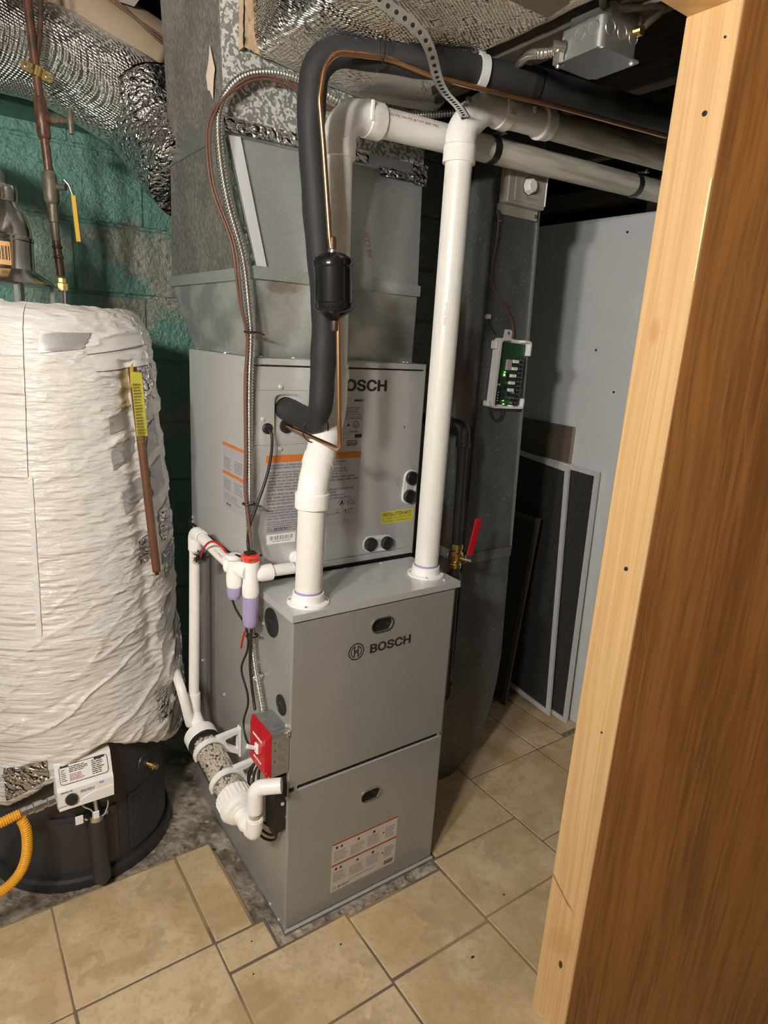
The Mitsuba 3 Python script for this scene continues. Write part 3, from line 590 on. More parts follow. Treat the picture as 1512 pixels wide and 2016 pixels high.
def crumple(a0, a1, b0, b1, nu, nv, amp, off, seed):
    a0, a1, b0, b1 = (np.asarray(q, float) for q in (a0, a1, b0, b1)); n = unit(np.cross(a1 - a0, b0 - a0))
    u, v = np.meshgrid(np.linspace(0, 1, nu), np.linspace(0, 1, nv), indexing='ij')
    p = (1 - u)[..., None] * ((1 - v)[..., None] * a0 + v[..., None] * b0) + u[..., None] * ((1 - v)[..., None] * a1 + v[..., None] * b1)
    h = np.abs(meshkit.fbm(p * 60, 3, seed) - 0.5) * amp * 2
    p = p + n * (off + h)[..., None]; v3 = p.reshape(-1, 3); i, j = np.meshgrid(np.arange(nu - 1), np.arange(nv - 1), indexing='ij'); k = (i * nv + j).ravel()
    f = np.stack([k, k + nv, k + nv + 1, k + 1], 1)
    return trimesh.Trimesh(v3, np.vstack([f[:, [0, 1, 2]], f[:, [0, 2, 3]]]), process=False)
add(pl + '__foil_tape', crumple((-0.052, 0.262, 1.818), (0.30, 0.262, 1.822), (-0.050, 0.263, 1.846), (0.30, 0.263, 1.848), 60, 10, 0.004, 0.002, 3), 'foil_tape', True, label='crumpled foil tape over the upper seam')
add(pl + '__foil_tape', crumple((0.425, 0.255, 1.800), (0.472, 0.262, 1.800), (0.425, 0.262, 1.848), (0.474, 0.262, 1.848), 24, 20, 0.010, 0.002, 4), 'foil_tape', True)
add(pl + '__foil_tape', crumple((0.33, 0.2575, 1.802), (0.43, 0.2575, 1.804), (0.33, 0.260, 1.822), (0.43, 0.260, 1.824), 40, 10, 0.004, 0.002, 7), 'foil_tape', True)
add(pl + '__corner_tape', quad_strip((-0.009, 0.185, 1.556), (0.012, 0.185, 1.556), (-0.041, 0.262, 1.810), (-0.016, 0.262, 1.812), 0.003), 'smooth_tape', label='pale vertical tape along the front left corner')
add(pl + '__corner_tape', crumple((-0.0105, 0.199, 1.556), (-0.0105, 0.184, 1.556), (-0.0435, 0.285, 1.81), (-0.0435, 0.266, 1.81), 8, 50, 0.004, 0.002, 6), 'foil_tape', True)
add(pl + '__red_mark', put(prism(sg.Polygon([(-0.004, 0.004), (0.004, 0.004), (0.0, -0.006)]), 0.0006), (-0.030, 0.2655, 1.800), (1, 0, 0), (0, 0.3, 1)), 'dark_red_print')
tag_o = V(0.252, 0.203, 1.595)
tg = pl + '__paper_tag'
add(tg, put(prism(sg.box(-0.03, 0, 0.024, 0.075), 0.0006), tag_o, (1, 0, 0), (0, 0.29, 1)), 'paper_tan', label='small paper tag with red lettering')
add(tg + '__lettering', put(text('SET 3 3/8', 0.055, 0.013, 0.0004, False), tag_o + V(0.006, 0.0, 0.068), (0.08, -0.28, -1), (1, 0, 0)), 'dark_red_print')
add(pl + '__torn_paper', put(prism(sg.Polygon([(0, 0.03), (0.018, 0.052), (0.028, 0.078), (0.05, 0.03), (0.04, 0.012), (0.032, -0.02), (0.016, 0.0), (0.006, 0.002)]), 0.0006), (-0.054, 0.345, 1.905), (0, -1, 0), (-0.045, 0, 1)), 'paper_tan', label='torn pale paper scrap on the left side')
for x, z in ((0.030, 1.612), (0.030, 1.603)): add(pl + '__stamp', front(text('##' if z < 1.61 else '::', 0.009, 0.006, 0.0004), 0.2075 - (1.61 - z) * 0.2, x, z), 'grey_ink')
#PART3
# ------------------------------------------------------------------ foil-wrapped ducts
def wobble(m, amp, freq, seed):
    n = m.vertex_normals; h = meshkit.fbm(np.asarray(m.vertices) * freq, 3, seed) - 0.5
    m.vertices = m.vertices + n * (h * amp)[:, None]; return m
def grid_mesh(P):
    nu, nv = P.shape[:2]; i, j = np.meshgrid(np.arange(nu - 1), np.arange(nv - 1), indexing='ij'); k = (i * nv + j).ravel()
    f = np.stack([k, k + nv, k + nv + 1, k + 1], 1)
    return trimesh.Trimesh(P.reshape(-1, 3), np.vstack([f[:, [0, 1, 2]], f[:, [0, 2, 3]]]), process=False)
fd = thing('foil_wrapped_duct', 'bubble-foil wrapped duct running over the black insulated pipe under the joists', 'insulated duct')
# open-topped sleeve: left cheek, sagging belly, right cheek, running from the plenum front towards the door
ys = np.linspace(0.262, -1.1, 90); us = np.linspace(0, 1, 110)
Pg = np.zeros((90, 110, 3))
for i, y in enumerate(ys):
    t = (0.262 - y) / 1.36; xl = 0.004 - 0.02 * t; xr = 0.505 - 0.145 * min(1, (0.262 - y) / 0.30); zb = 1.966 + 0.004 * math.sin(y * 9) + (0.0 if y > 0 else 0.006); r = 0.03
    prof = np.array([(xl, 2.25), (xl, zb + r), (xl + 0.3 * r, zb + 0.3 * r), (xl + r, zb), ((xl + xr) / 2, zb - 0.020 * math.exp(-((y - 0.12) / 0.2) ** 2) - 0.004), (xr - r, zb), (xr - 0.3 * r, zb + 0.3 * r), (xr, zb + r), (xr, 2.25)])
    d = np.r_[0, np.cumsum(np.linalg.norm(np.diff(prof, axis=0), axis=1))]; s = us * d[-1]
    Pg[i, :, 0] = np.interp(s, d, prof[:, 0]); Pg[i, :, 2] = np.interp(s, d, prof[:, 1]); Pg[i, :, 1] = y
m = grid_mesh(Pg); m = wobble(m, 0.022, 9, 5); add(fd + '__foil_sleeve', m, 'sagging_foil', True)
add(fd + '__kraft_corner', [crumple((-0.014, 0.246, 1.970), (0.020, 0.246, 1.962), (-0.014, 0.246, 2.26), (0.020, 0.246, 2.26), 14, 70, 0.010, 0.002, 31), crumple((-0.014, 0.268, 1.970), (-0.014, 0.246, 1.970), (-0.014, 0.268, 2.26), (-0.014, 0.246, 2.26), 10, 70, 0.004, 0.001, 32)], 'kraft_tape', True, label='tan kraft tape edge at the plenum')
add(fd + '__end_tape', crumple((0.012, 0.2585, 1.972), (0.055, 0.2585, 1.966), (0.012, 0.2585, 2.25), (0.055, 0.2585, 2.25), 16, 50, 0.006, 0.004, 12), 'foil_tape', True)
KS0 = [V(0.130, -0.285, 1.937), V(0.190, -0.420, 1.937), V(0.262, -0.340, 1.937), V(0.272, -0.289, 1.937)]
add(fd + '__kraft_strip', [hexa(KS0, [q + V(0, 0, 0.0025) for q in KS0])], 'board_brown', label='flat grey-brown strip with red print')
add(fd + '__kraft_strip__red_print', [put(prism(sg.Point(0, 0).buffer(0.016, 3).difference(sg.Point(0, 0).buffer(0.011, 3)), 0.0006), (0.215, -0.345, 1.9368), (1, 0, 0), (0, -1, 0))], 'dark_red_print')

ed = thing('foil_elbow_duct', 'round bubble-foil duct above the water heater turning down into the plenum', 'insulated duct')
ax = fillet([(-1.3, 0.88, 2.075), (-0.27, 0.88, 2.065), (-0.03, 0.80, 1.96)], 0.16, 16); ax = resample(ax, 0.012)
rr = np.interp(np.arange(len(ax)), [0, len(ax) * 0.75, len(ax) - 1], [0.108, 0.110, 0.122])
m = tube(ax, rr, 72, cap=False); m = wobble(m, 0.016, 12, 8); add(ed + '__foil_sleeve', m, 'bubble_foil', True)
ax2 = resample([(-0.06, 0.815, 1.985), (-0.015, 0.76, 1.90), (0.02, 0.66, 1.80)], 0.012)
m = tube(ax2, np.linspace(0.128, 0.115, len(ax2)), 60, cap=True); m = wobble(m, 0.022, 14, 9); add(ed + '__tape_collar', m, 'foil_tape', True, label='crinkled foil tape collar')
bx = [p for p in np.arange(-1.0, -0.3, 0.23)]
add(ed + '__seam_tape', wobble(tube(resample([(-0.285, 0.88, 2.066), (-0.245, 0.878, 2.062)], 0.008), 0.1125, 72, cap=False), 0.014, 14, 13), 'foil_tape', True)
kd = thing('kraft_wrapped_duct', 'beige kraft-faced duct squeezed above the foil elbow duct', 'insulated duct')
m = tube(resample([(-1.0, 1.0, 2.36), (-0.35, 0.98, 2.27), (0.03, 0.93, 2.125)], 0.02), 0.098, 40); add(kd + '__wrap', wobble(m, 0.012, 7, 3), 'kraft', True)
wr = thing('low_voltage_wires', 'thin brown wires stapled along the beige duct', 'wire')
for k in range(3): add(wr + '__strand', tube(spline([(-0.30 + 0.012 * k, 0.87, 2.30), (-0.12 + 0.01 * k, 0.835, 2.208), (0.0, 0.82, 2.158 - 0.008 * k), (0.10, 0.82, 2.13 - 0.008 * k)]), 0.0028, 6), 'brown_wire', True)
wp = thing('white_ceiling_board', 'small white board between joists beside the tall trunk', 'board'); 
add(wp + '__panel', box((-0.26, 0.60, 2.215), (-0.062, 0.845, 2.225)), 'paper_white')
tl = thing('teal_ledge', 'teal-painted ledge board along the block wall under the foil duct', 'ledge')
add(tl + '__board', box((-1.6, 1.00, 1.968), (0.85, 1.149, 2.005), 0.003), 'teal_paint')

# ------------------------------------------------------------------ plastic vent pipes
R2 = 0.0302
def collar(p, axis, L, r=R2): return lathe([(r * 1.02, 0), (r * 1.18, 0), (r * 1.18, L * 0.2), (r * 1.16, L * 0.92), (r * 1.10, L), (r * 1.0, L)], p, axis, 36)
def flange(key, x, y, z):
    add(key, lathe([(0.0, 0), (0.0475, 0), (0.0475, 0.0035), (0.036, 0.0055), (0.0355, 0.024), (0.0345, 0.0255), (0.0318, 0.0255), (0.0312, 0.020), (0, 0.020)], (x, y, z), (0, 0, 1), 40), 'pvc_fitting', 30)
    for a in (235, 330, 60, 150): add(key + '__screw', screw_head((x + 0.0415 * math.cos(math.radians(a)), y + 0.0415 * math.sin(math.radians(a)), z + 0.004), (0, 0, 1), 0.0028), 'steel')
    add(key + '__primer_ring', lathe([(R2 + 0.0003, 0.019), (R2 + 0.0003, 0.030)], (x, y, z), (0, 0, 1), 36), 'primer')
va = thing('vent_pipe', 'white plastic vent pipe with an offset, from the left flange behind the black foam line', 'vent pipe')
xa, ya = 0.063, 0.052
flange(va + '__flange', xa, ya, H)
add(va + '__riser', cyl((xa, ya, 0.871), (xa + 0.002, ya, 1.095), R2, 40), 'pvc', 30)
add(va + '__coupling', lathe([(R2, 0), (R2 * 1.24, 0), (R2 * 1.24, 0.030), (R2 * 1.2, 0.033), (R2 * 1.06, 0.033)], (xa + 0.002, ya, 1.070), (0, 0, 1), 40), 'pvc_fitting', 30)
q = fillet([(xa + 0.002, ya, 1.10), (xa + 0.004, ya, 1.126), (0.166, 0.154, 1.272), (0.168, 0.158, 1.37)], 0.055, 10)
add(va + '__offset_elbows', tube(resample(q, 0.006), R2 * 1.10, 36), 'pvc_fitting', 30)
each(va + '__offset_hub', [collar((0.088, 0.075, 1.156), unit((0.1, 0.1, 0.144)), 0.026, R2)], 'pvc_fitting', 30)
add(va + '__offset_collar', collar((0.168, 0.158, 1.335), (0, 0, 1), 0.026), 'pvc_fitting', 30)
add(va + '__upper_riser', cyl((0.168, 0.158, 1.36), (0.160, 0.160, 1.80), R2, 40), 'pvc', 30)
q = fillet([(0.160, 0.160, 1.793), (0.160, 0.160, 1.876), (0.252, 0.160, 1.8785)], 0.055, 12)
add(va + '__upper_elbow', tube(resample(q, 0.005), R2 * 1.13, 36), 'pvc_fitting', 30)
each(va + '__upper_elbow_hub', [lathe([(R2, 0), (R2 * 1.2, 0), (R2 * 1.2, 0.032), (R2 * 1.13, 0.034)], (0.160, 0.160, 1.790), (0, 0, 1), 36), lathe([(R2, 0), (R2 * 1.2, 0), (R2 * 1.2, 0.036), (R2 * 1.13, 0.038)], (0.258, 0.160, 1.8786), (-1, 0, -0.02), 36), box((0.213, 0.1225, 1.866), (0.222, 0.128, 1.905), 0.002)], 'pvc_fitting', 30)
h0, h1 = V(0.24, 0.160, 1.8785), V(1.40, 0.160, 1.915)
add(va + '__horizontal_run', cyl(h0, h0 + (h1 - h0) * 0.30, R2, 40), 'pvc', 30)
add(va + '__horizontal_run', cyl(h0 + (h1 - h0) * 0.30, h1, R2, 40), 'old_pvc', 30, label='dusty yellowed length of pipe')
def on_pipe(s, p0, d, up, w, h, depth_r, mat, key):
    """lettering wrapped onto a pipe of radius depth_r; up is the outward direction at its middle"""
    m = text(s, w, h, 0.0008, False); d, up = unit(d), unit(up); sd = np.cross(up, d); v = np.asarray(m.vertices); a = (v[:, 1] - h / 2) / depth_r
    rad = depth_r + v[:, 2] - 0.0003
    m.vertices = np.asarray(p0) + v[:, :1] * d + rad[:, None] * (np.cos(a)[:, None] * up + np.sin(a)[:, None] * sd); add(key, m, mat)
on_pipe('120 PSI 280 PSI @ 73°F (NSF-PW)', h0 + V(0.022, 0, 0.0006), h1 - h0, (0, -0.93, 0.36), 0.135, 0.0070, R2, 'red_print', va + '__pipe_print')
on_pipe('V.P. Code 1785-23c PVC', h0 + V(0.18, 0, 0.005), h1 - h0, (0, -0.93, 0.36), 0.095, 0.0070, R2, 'red_print', va + '__pipe_print')
on_pipe('SCH 40 PVC', (0.1635, 0.159, 1.775), (0.02, 0, -1), (-0.55, -0.83, 0), 0.20, 0.0060, R2, 'grey_ink', va + '__pipe_print')
vb = thing('vent_pipe', 'white plastic vent pipe rising straight from the right flange to the ceiling', 'vent pipe')
xb, yb = 0.4195, 0.077
flange(vb + '__flange', xb, yb, H)
add(vb + '__riser', cyl((xb, yb, 0.871), (xb - 0.001, yb, 1.83), R2, 40), 'pvc', 30)
q = fillet([(xb - 0.001, yb, 1.818), (xb - 0.001, yb, 1.885), (xb + 0.058, yb, 1.938), (0.56, yb, 1.944)], [0.05, 0.06], 12)
add(vb + '__elbow', tube(resample(q, 0.005), R2 * 1.12, 36), 'pvc_fitting', 30)
each(vb + '__elbow_hub', [lathe([(R2, 0), (R2 * 1.2, 0), (R2 * 1.2, 0.034), (R2 * 1.13, 0.037)], (xb - 0.001, yb, 1.814), (0, 0, 1), 36), lathe([(R2 * 1.12, 0), (R2 * 1.24, 0.001), (R2 * 1.24, 0.028), (R2 * 1.02, 0.028)], (0.518, yb, 1.9415), (1, 0, 0.02), 36), box((0.522, yb - 0.0385, 1.925), (0.540, yb - 0.034, 1.953), 0.002)], 'pvc_fitting', 30)
add(vb + '__primer_ring', cyl((0.545, yb, 1.942), (0.556, yb, 1.9423), R2 * 1.035, 36), 'primer')
add(vb + '__coupling', [cyl((0.55, yb, 1.942), (0.655, yb, 1.9465), R2 * 1.02, 36), lathe([(R2 * 1.02, 0), (R2 * 1.22, 0.003), (R2 * 1.22, 0.013), (R2 * 1.16, 0.016), (R2 * 1.16, 0.034), (R2, 0.034)], (0.650, yb, 1.9462), (1, 0, 0.04), 36), box((0.600, yb - 0.033, 1.950), (0.607, yb - 0.028, 1.962), 0.001)], 'pvc_fitting', 30)
h0, h1 = V(0.66, yb, 1.9466), V(1.40, yb, 1.974)
add(vb + '__horizontal_run', cyl(h0, h1, R2, 40), 'old_pvc', 30, label='dusty yellowed length of pipe')
on_pipe('SCH 40 DWV', (xb, yb, 1.52), (0, 0, -1), (-0.72, -0.69, 0), 0.05, 0.006, R2, 'grey_ink', vb + '__pipe_print')

# hangers
def band(p, axis, r, w, t=0.0018):
    return lathe([(r, -w / 2), (r + t, -w / 2), (r + t, w / 2), (r, w / 2), (r, -w / 2)], p, axis, 40)
for x, lbl in ((0.583, 'black pipe hanger band on the rear vent pipe, just right of the right riser'), (1.150, 'black pipe hanger band far along the rear vent pipe near the door jamb')):
    k = thing('pipe_hanger', lbl, 'pipe hanger'); z = 1.8785 + (x - 0.24) * 0.0315
    add(k + '__band', band((x, 0.160, z), (1, 0, 0.03), R2 + 0.0005, 0.020), 'black_plastic')
    add(k + '__strap', box((x - 0.010, 0.150, z + 0.030), (x + 0.010, 0.152, 2.02 if x < 1 else 1.97)), 'black_plastic')
    add(k + '__tab', [box((x - 0.010, 0.118, z + 0.028), (x + 0.010, 0.150, z + 0.030)), cyl((x, 0.122, z + 0.026), (x, 0.122, z + 0.036), 0.004, 8)], 'zinc')
def strip(path, width_dir, w, t, holes=None):
    p = resample(path, 0.008); out = []
    wd = np.asarray([unit(width_dir)] * len(p)); tan = unit(np.gradient(p, axis=0)) if False else np.gradient(p, axis=0); tan /= np.linalg.norm(tan, axis=1, keepdims=True)
    wd = wd - tan * (wd * tan).sum(1, keepdims=True); wd /= np.linalg.norm(wd, axis=1, keepdims=True); nn = np.cross(tan, wd)
    v = np.stack([p - wd * w / 2 - nn * t / 2, p + wd * w / 2 - nn * t / 2, p + wd * w / 2 + nn * t / 2, p - wd * w / 2 + nn * t / 2], 1).reshape(-1, 3)
    f = []
    for i in range(len(p) - 1):
        for j in range(4):
            a, b = i * 4 + j, i * 4 + (j + 1) % 4; f += [[a, b, b + 4], [a, b + 4, a + 4]]
    m = trimesh.Trimesh(v, np.array(f), process=False)
    dots = [cyl(p[i] - nn[i] * t, p[i] + nn[i] * t, w * 0.2, 10) for i in range(1, len(p) - 1, 2)]
    return m, trimesh.util.concatenate(dots)
hs = thing('perforated_strap', 'perforated steel hanger strap dropping in front of the foil duct to the right vent pipe', 'hanger strap')
pth = spline([(0.034, -0.131, 1.960), (0.071, -0.133, 1.944), (0.137, -0.142, 1.918), (0.184, -0.118, 1.892), (0.244, -0.068, 1.884), (0.313, -0.021, 1.888), (0.360, 0.015, 1.893), (0.398, 0.045, 1.895)], 0.006)
m, d = strip(pth, (0.86, -0.5, 0.1), 0.018, 0.0012); add(hs + '__band', m, 'zinc'); add(hs + '__holes', d, 'black_void')
pth2 = spline([(0.398, 0.045, 1.895), (0.425, 0.098, 1.920), (0.452, 0.112, 1.884), (0.485, 0.128, 1.852)], 0.006)
m, d = strip(pth2, (0.62, -0.75, 0.5), 0.016, 0.0012); add(hs + '__clamp_tail', m, 'black_plastic', label='black plastic end of the strap')
add(hs + '__bolt', [screw_head((0.400, 0.040, 1.926), (-0.3, -0.9, 0.1), 0.0055, 0.005), cyl((0.400, 0.042, 1.926), (0.402, 0.075, 1.924), 0.003, 8)], 'steel')

# ------------------------------------------------------------------ refrigerant lines
il = thing('insulated_suction_line', 'thick black foam-insulated refrigerant pipe looping up from the coil cabinet', 'insulated pipe')
q = fillet([(0.080, 0.222, 1.263), (0.082, 0.060, 1.245), (0.086, 0.060, 1.45), (0.038, 0.060, 1.815), (0.046, 0.058, 1.932), (0.285, -0.050, 1.936), (0.47, -0.105, 1.936), (0.80, -0.16, 1.936), (1.35, -0.19, 1.938)], [0.048, 0.5, 0.5, 0.058, 0.5, 0.5, 0.5], 12)
q = resample(q, 0.008); s = np.arange(len(q))
add(il + '__foam', tube(q, 0.0262 + 0.0009 * np.sin(s * 0.21) + 0.0006 * np.sin(s * 0.57), 40), 'black_foam', True)
each(il + '__joint', [lathe([(0.0268, -0.0012), (0.0274, 0), (0.0268, 0.0012)], (0.0815, 0.118, 1.2515), (0.02, -1, -0.11), 36), lathe([(0.0268, -0.0012), (0.0276, 0), (0.0268, 0.0012)], (0.148, 0.012, 1.9345), (0.91, -0.41, 0.01), 36)], 'black_iron')
for x, y in ((0.335, -0.067), (0.445, -0.099)):
    k = thing('line_hanger', 'clear plastic strap holding the black line below the joist' if x < 0.4 else 'dark strap looped around the black line near the junction box', 'hanger strap')
    add(k + '__loop', lathe([(0.0285, -0.008), (0.0298, -0.008), (0.0298, 0.008), (0.0285, 0.008), (0.0285, -0.008)], (x, y, 1.934), (0.95, -0.3, 0), 32), 'grey_plastic' if x < 0.4 else 'black_plastic')
    add(k + '__tail', box((x - 0.008, y - 0.001, 1.962), (x + 0.008, y + 0.001, 1.985)), 'grey_plastic' if x < 0.4 else 'black_plastic')
ll = thing('copper_liquid_line', 'bare copper refrigerant tube beside the black foam line, with a black filter drier', 'copper pipe')
q = fillet([(0.083, 0.222, 1.222), (0.094, -0.008, 1.205), (0.086, -0.012, 1.26), (0.075, -0.011, 1.452), (0.068, -0.010, 1.475)], [0.014, 0.1, 0.03], 8)
add(ll + '__lower_tube', tube(resample(q, 0.004), 0.0050, 14), 'copper', True)
q = fillet([(0.057, -0.010, 1.57), (0.049, -0.010, 1.61), (0.030, -0.009, 1.76), (0.020, -0.008, 1.83), (0.030, -0.010, 1.905), (0.150, -0.020, 1.922), (0.236, -0.052, 1.906), (0.385, -0.088, 1.903), (0.47, -0.118, 1.900), (0.80, -0.17, 1.900)], [0.08, 0.2, 0.05, 0.055, 0.1, 0.2, 0.2, 0.3], 10)
add(ll + '__upper_tube', tube(resample(q, 0.005), 0.0050, 14), 'copper', True)
dp, da = V(0.0655, -0.010, 1.470), unit((-0.0085, 0, 0.109))
add(ll + '__filter_drier', lathe([(0.006, -0.012), (0.0075, -0.010), (0.014, -0.006), (0.030, 0.004), (0.0365, 0.010), (0.0385, 0.014), (0.0385, 0.022), (0.0365, 0.025), (0.0365, 0.086), (0.0385, 0.089), (0.0385, 0.096), (0.0365, 0.101), (0.022, 0.110), (0.010, 0.1125), (0.006, 0.1125)], dp, da, 48), 'black_gloss', 30, label='black can-shaped filter drier')
each(ll + '__filter_drier__stub', [lathe([(0.0062, -0.030), (0.0072, -0.028), (0.0072, -0.012), (0.0062, -0.010)], dp, da, 18), lathe([(0.0062, 0.112), (0.0072, 0.114), (0.0072, 0.136), (0.0058, 0.140)], dp, da, 18)], 'old_copper', 30)
add(ll + '__filter_drier__cap', [lathe([(0.009, 0.1115), (0.009, 0.117), (0.007, 0.119)], dp, da, 18)], 'steel', 30)
for p, a in (((0.086, 0.085, 1.222), (0, 1, 0.15)), ((0.144, -0.006, 1.925), (0.92, -0.3, 0))):
    k = thing('zip_tie', 'black zip tie binding copper tube to foam line at the ' + ('lower bend' if p[2] < 1.5 else 'top bend'), 'zip tie')
    c = V(*p); x, y, z = frame_of(a); an = np.linspace(0, 2 * np.pi, 40)
    add(k + '__loop', tube(c + (0.030 * np.cos(an))[:, None] * (V(0, 0, 1) - z * z[2]) + (0.031 * np.sin(an))[:, None] * unit(np.cross(z, V(0, 0, 1))) + V(0, 0, 0.012), 0.0014, 6, cap=False), 'black_plastic')

# ------------------------------------------------------------------ armoured conduit and wires down the left edge
mc = thing('armoured_conduit', 'ribbed steel armoured cable running down the coil corner to the red switch box', 'electrical conduit')
pc = spline([(0.50, 0.16, 1.955), (0.412, 0.20, 1.935), (0.300, 0.215, 1.917), (0.207, 0.225, 1.916), (0.145, 0.235, 1.935), (0.080, 0.245, 1.945), (0.031, 0.245, 1.938), (-0.020, 0.245, 1.915), (-0.062, 0.238, 1.862), (-0.076, 0.225, 1.805), (-0.066, 0.200, 1.675), (-0.045, 0.175, 1.575), (-0.030, 0.178, 1.482), (-0.019, 0.190, 1.420), (-0.017, 0.200, 1.34), (-0.016, 0.200, 1.157), (-0.016, 0.195, 0.95), (-0.017, 0.180, 0.80), (-0.018, 0.164, 0.68), (-0.019, 0.112, 0.575), (-0.020, 0.106, 0.545)], 0.003)
add(mc + '__armour', ribbed(pc, 0.0074, 0.0068, 0.0015, 16, 6), 'conduit_steel', True)
for p in ((-0.017, 0.178, 0.77), (-0.0185, 0.150, 0.635)): add(mc + '__clamp', box((p[0] - 0.010, p[1] - 0.010, p[2] - 0.006), (p[0] + 0.018, p[1] + 0.012, p[2] + 0.006), 0.003), 'steel')
bw = thing('brown_control_wire', 'thin brown control wires tied along the armoured conduit', 'wire')
for k in range(2):
    o = 0.006 * k
    w = spline([(0.30, 0.225, 1.900 - o), (0.145, 0.235, 1.915 - o), (0.080, 0.238, 1.930 - o), (0.020, 0.238, 1.927 - o), (-0.035, 0.232, 1.895 - o), (-0.085 - o, 0.222, 1.83), (-0.100 - o, 0.205, 1.755), (-0.092 - o, 0.190, 1.68), (-0.068 - o, 0.165, 1.60), (-0.058 - o, 0.160, 1.53), (-0.045, 0.170 + o, 1.465), (-0.028, 0.185 + o, 1.415), (-0.027, 0.196 + o, 1.34), (-0.026, 0.196 + o, 1.16), (-0.028, 0.192 + o, 1.08), (-0.025, 0.172 + o, 0.985), (-0.028, 0.160, 0.955)])
    add(bw + '__strand', tube(w, 0.0026, 8), 'brown_wire', True)
pc_ = thing('coil_cable', 'black cord looping from the coil cabinet grommet to the drain safety switch', 'cable')
add(pc_ + '__cord', tube(spline([(0.031, 0.208, 1.217), (0.034, 0.196, 1.208), (0.034, 0.192, 1.175), (0.022, 0.190, 1.115), (-0.004, 0.185, 1.050), (-0.024, 0.182, 0.995), (-0.028, 0.178, 0.960), (-0.034, 0.152, 0.942)]), 0.0033, 10), 'black_plastic', True)
for z, y, lb in ((1.428, 0.186, 'black zip tie on the conduit just above the coil cabinet'), (1.052, 0.192, 'black zip tie on the conduit beside the side label'), (0.735, 0.168, 'black zip tie on the conduit below the purple trap')):
    k = thing('zip_tie', lb, 'zip tie'); xx = -0.021
    an = np.linspace(0, 2 * np.pi, 30)
    add(k + '__loop', tube(np.stack([xx + 0.0135 * np.cos(an), y + 0.012 * np.sin(an), z + 0 * an], 1), 0.0022, 8, cap=False), 'black_plastic')
    add(k + '__tail', tube([(xx + 0.01, y - 0.012, z), (xx + 0.022, y - 0.020, z - 0.004)], 0.0022, 6), 'black_plastic')
#PART4
# ------------------------------------------------------------------ condensate drain
dn = thing('condensate_drain', 'white plastic condensate drain with red-capped cross and purple trap along the furnace flank', 'drain pipe')
cx_, cy_, cz_ = -0.0375, 0.140, 0.900
rp = 0.0135
add(dn + '__outlet_elbow', [tube(resample(fillet([(0.112, 0.213, 0.897), (0.112, 0.140, 0.900), (0.078, 0.140, 0.900)], 0.024, 8), 0.004), 0.0172, 24), lathe([(0.0172, 0), (0.0192, 0), (0.0192, 0.014), (0.0172, 0.014)], (0.112, 0.200, 0.897), (0, -1, 0), 24)], 'pvc_fitting', 30)
add(dn + '__outlet_pipe', cyl((0.085, cy_, cz_), (0.0, cy_, cz_ + 0.002), rp, 24), 'pvc', 30)
add(dn + '__cross', [lathe([(0.0172, -0.050), (0.0188, -0.044), (0.0188, -0.030), (0.0172, -0.015), (0.0172, 0.012), (0.0188, 0.028), (0.0188, 0.036), (0.015, 0.036)], (cx_, cy_, cz_), (0, 0, 1), 32), lathe([(0.0150, 0.010), (0.0172, 0.018), (0.0192, 0.024), (0.0192, 0.050), (0.0135, 0.050)], (cx_, cy_, cz_), (1, 0, 0), 32)], 'pvc_fitting', 30)
bx_ = -0.068
add(dn + '__cross', [lathe([(0.0172, 0.0), (0.0172, 0.030), (0.0185, 0.034), (0.0185, 0.060), (0.0135, 0.060)], (-0.046, 0.135, 0.910), unit((-0.02, 0.05, 0.002)), 32), lathe([(0.0165, -0.048), (0.0182, -0.040), (0.0182, -0.022), (0.0160, 0.0), (0.0160, 0.016), (0, 0.016)], (-0.064, 0.170, 0.915), (0, 0, 1), 32)], 'pvc_fitting', 30)
add(dn + '__white_cap', lathe([(0.017, 0), (0.0185, 0.002), (0.0185, 0.008), (0.016, 0.011), (0, 0.0115)], (-0.0655, 0.172, 0.932), (0, 0.05, 1), 28), 'white_plastic', 30)
add(dn + '__red_cap', [lathe([(0.0185, 0), (0.0198, 0.002), (0.0198, 0.013), (0.0185, 0.015), (0, 0.016)], (cx_, cy_, cz_ + 0.034), (0, 0, 1), 32)], 'orange_cap', 30, label='red cleanout cap')
add(dn + '__red_cap__slot', box((cx_ - 0.013, cy_ - 0.0205, cz_ + 0.0405), (cx_ + 0.012, cy_ - 0.012, cz_ + 0.0445), 0.001), 'dark_red_print')
add(dn + '__float_switch', [box((cx_ - 0.014, cy_ - 0.008, cz_ + 0.049), (cx_ + 0.012, cy_ + 0.012, cz_ + 0.056), 0.003), cyl((cx_ + 0.018, cy_, cz_ + 0.043), (cx_ + 0.026, cy_, cz_ + 0.043), 0.003, 10)], 'black_plastic', label='black float switch on top of the cap')
add(dn + '__trap_cup', [lathe([(0.0182, 0), (0.0182, -0.035), (0.0180, -0.060), (0.0150, -0.072), (0.008, -0.079), (0, -0.081)][::-1], (cx_, cy_, cz_ - 0.050), (0, 0, 1), 36)], 'purple_cup', 30, label='translucent purple trap cup')
add(dn + '__trap_cup_rear', [lathe([(0, -0.034), (0.012, -0.030), (0.0165, -0.020), (0.0165, 0.0)], (-0.064, 0.170, 0.868), (0, 0, 1), 32)], 'purple_cup', 30)
each(dn + '__primer_ring', [lathe([(0.0139, 0), (0.0139, 0.004)], (0.068, cy_, cz_ + 0.0005), (1, 0, 0), 24), lathe([(0.0139, 0), (0.0139, 0.003)], (-0.069, 0.365, 0.926), (0, 1, 0), 24), lathe([(0.0139, 0), (0.0139, 0.004)], (-0.070, 0.418, 0.892), (0, 0, 1), 24)], 'primer')
add(dn + '__rear_run', cyl((-0.066, 0.185, 0.914), (-0.069, 0.385, 0.927), rp, 24), 'pvc', 30)
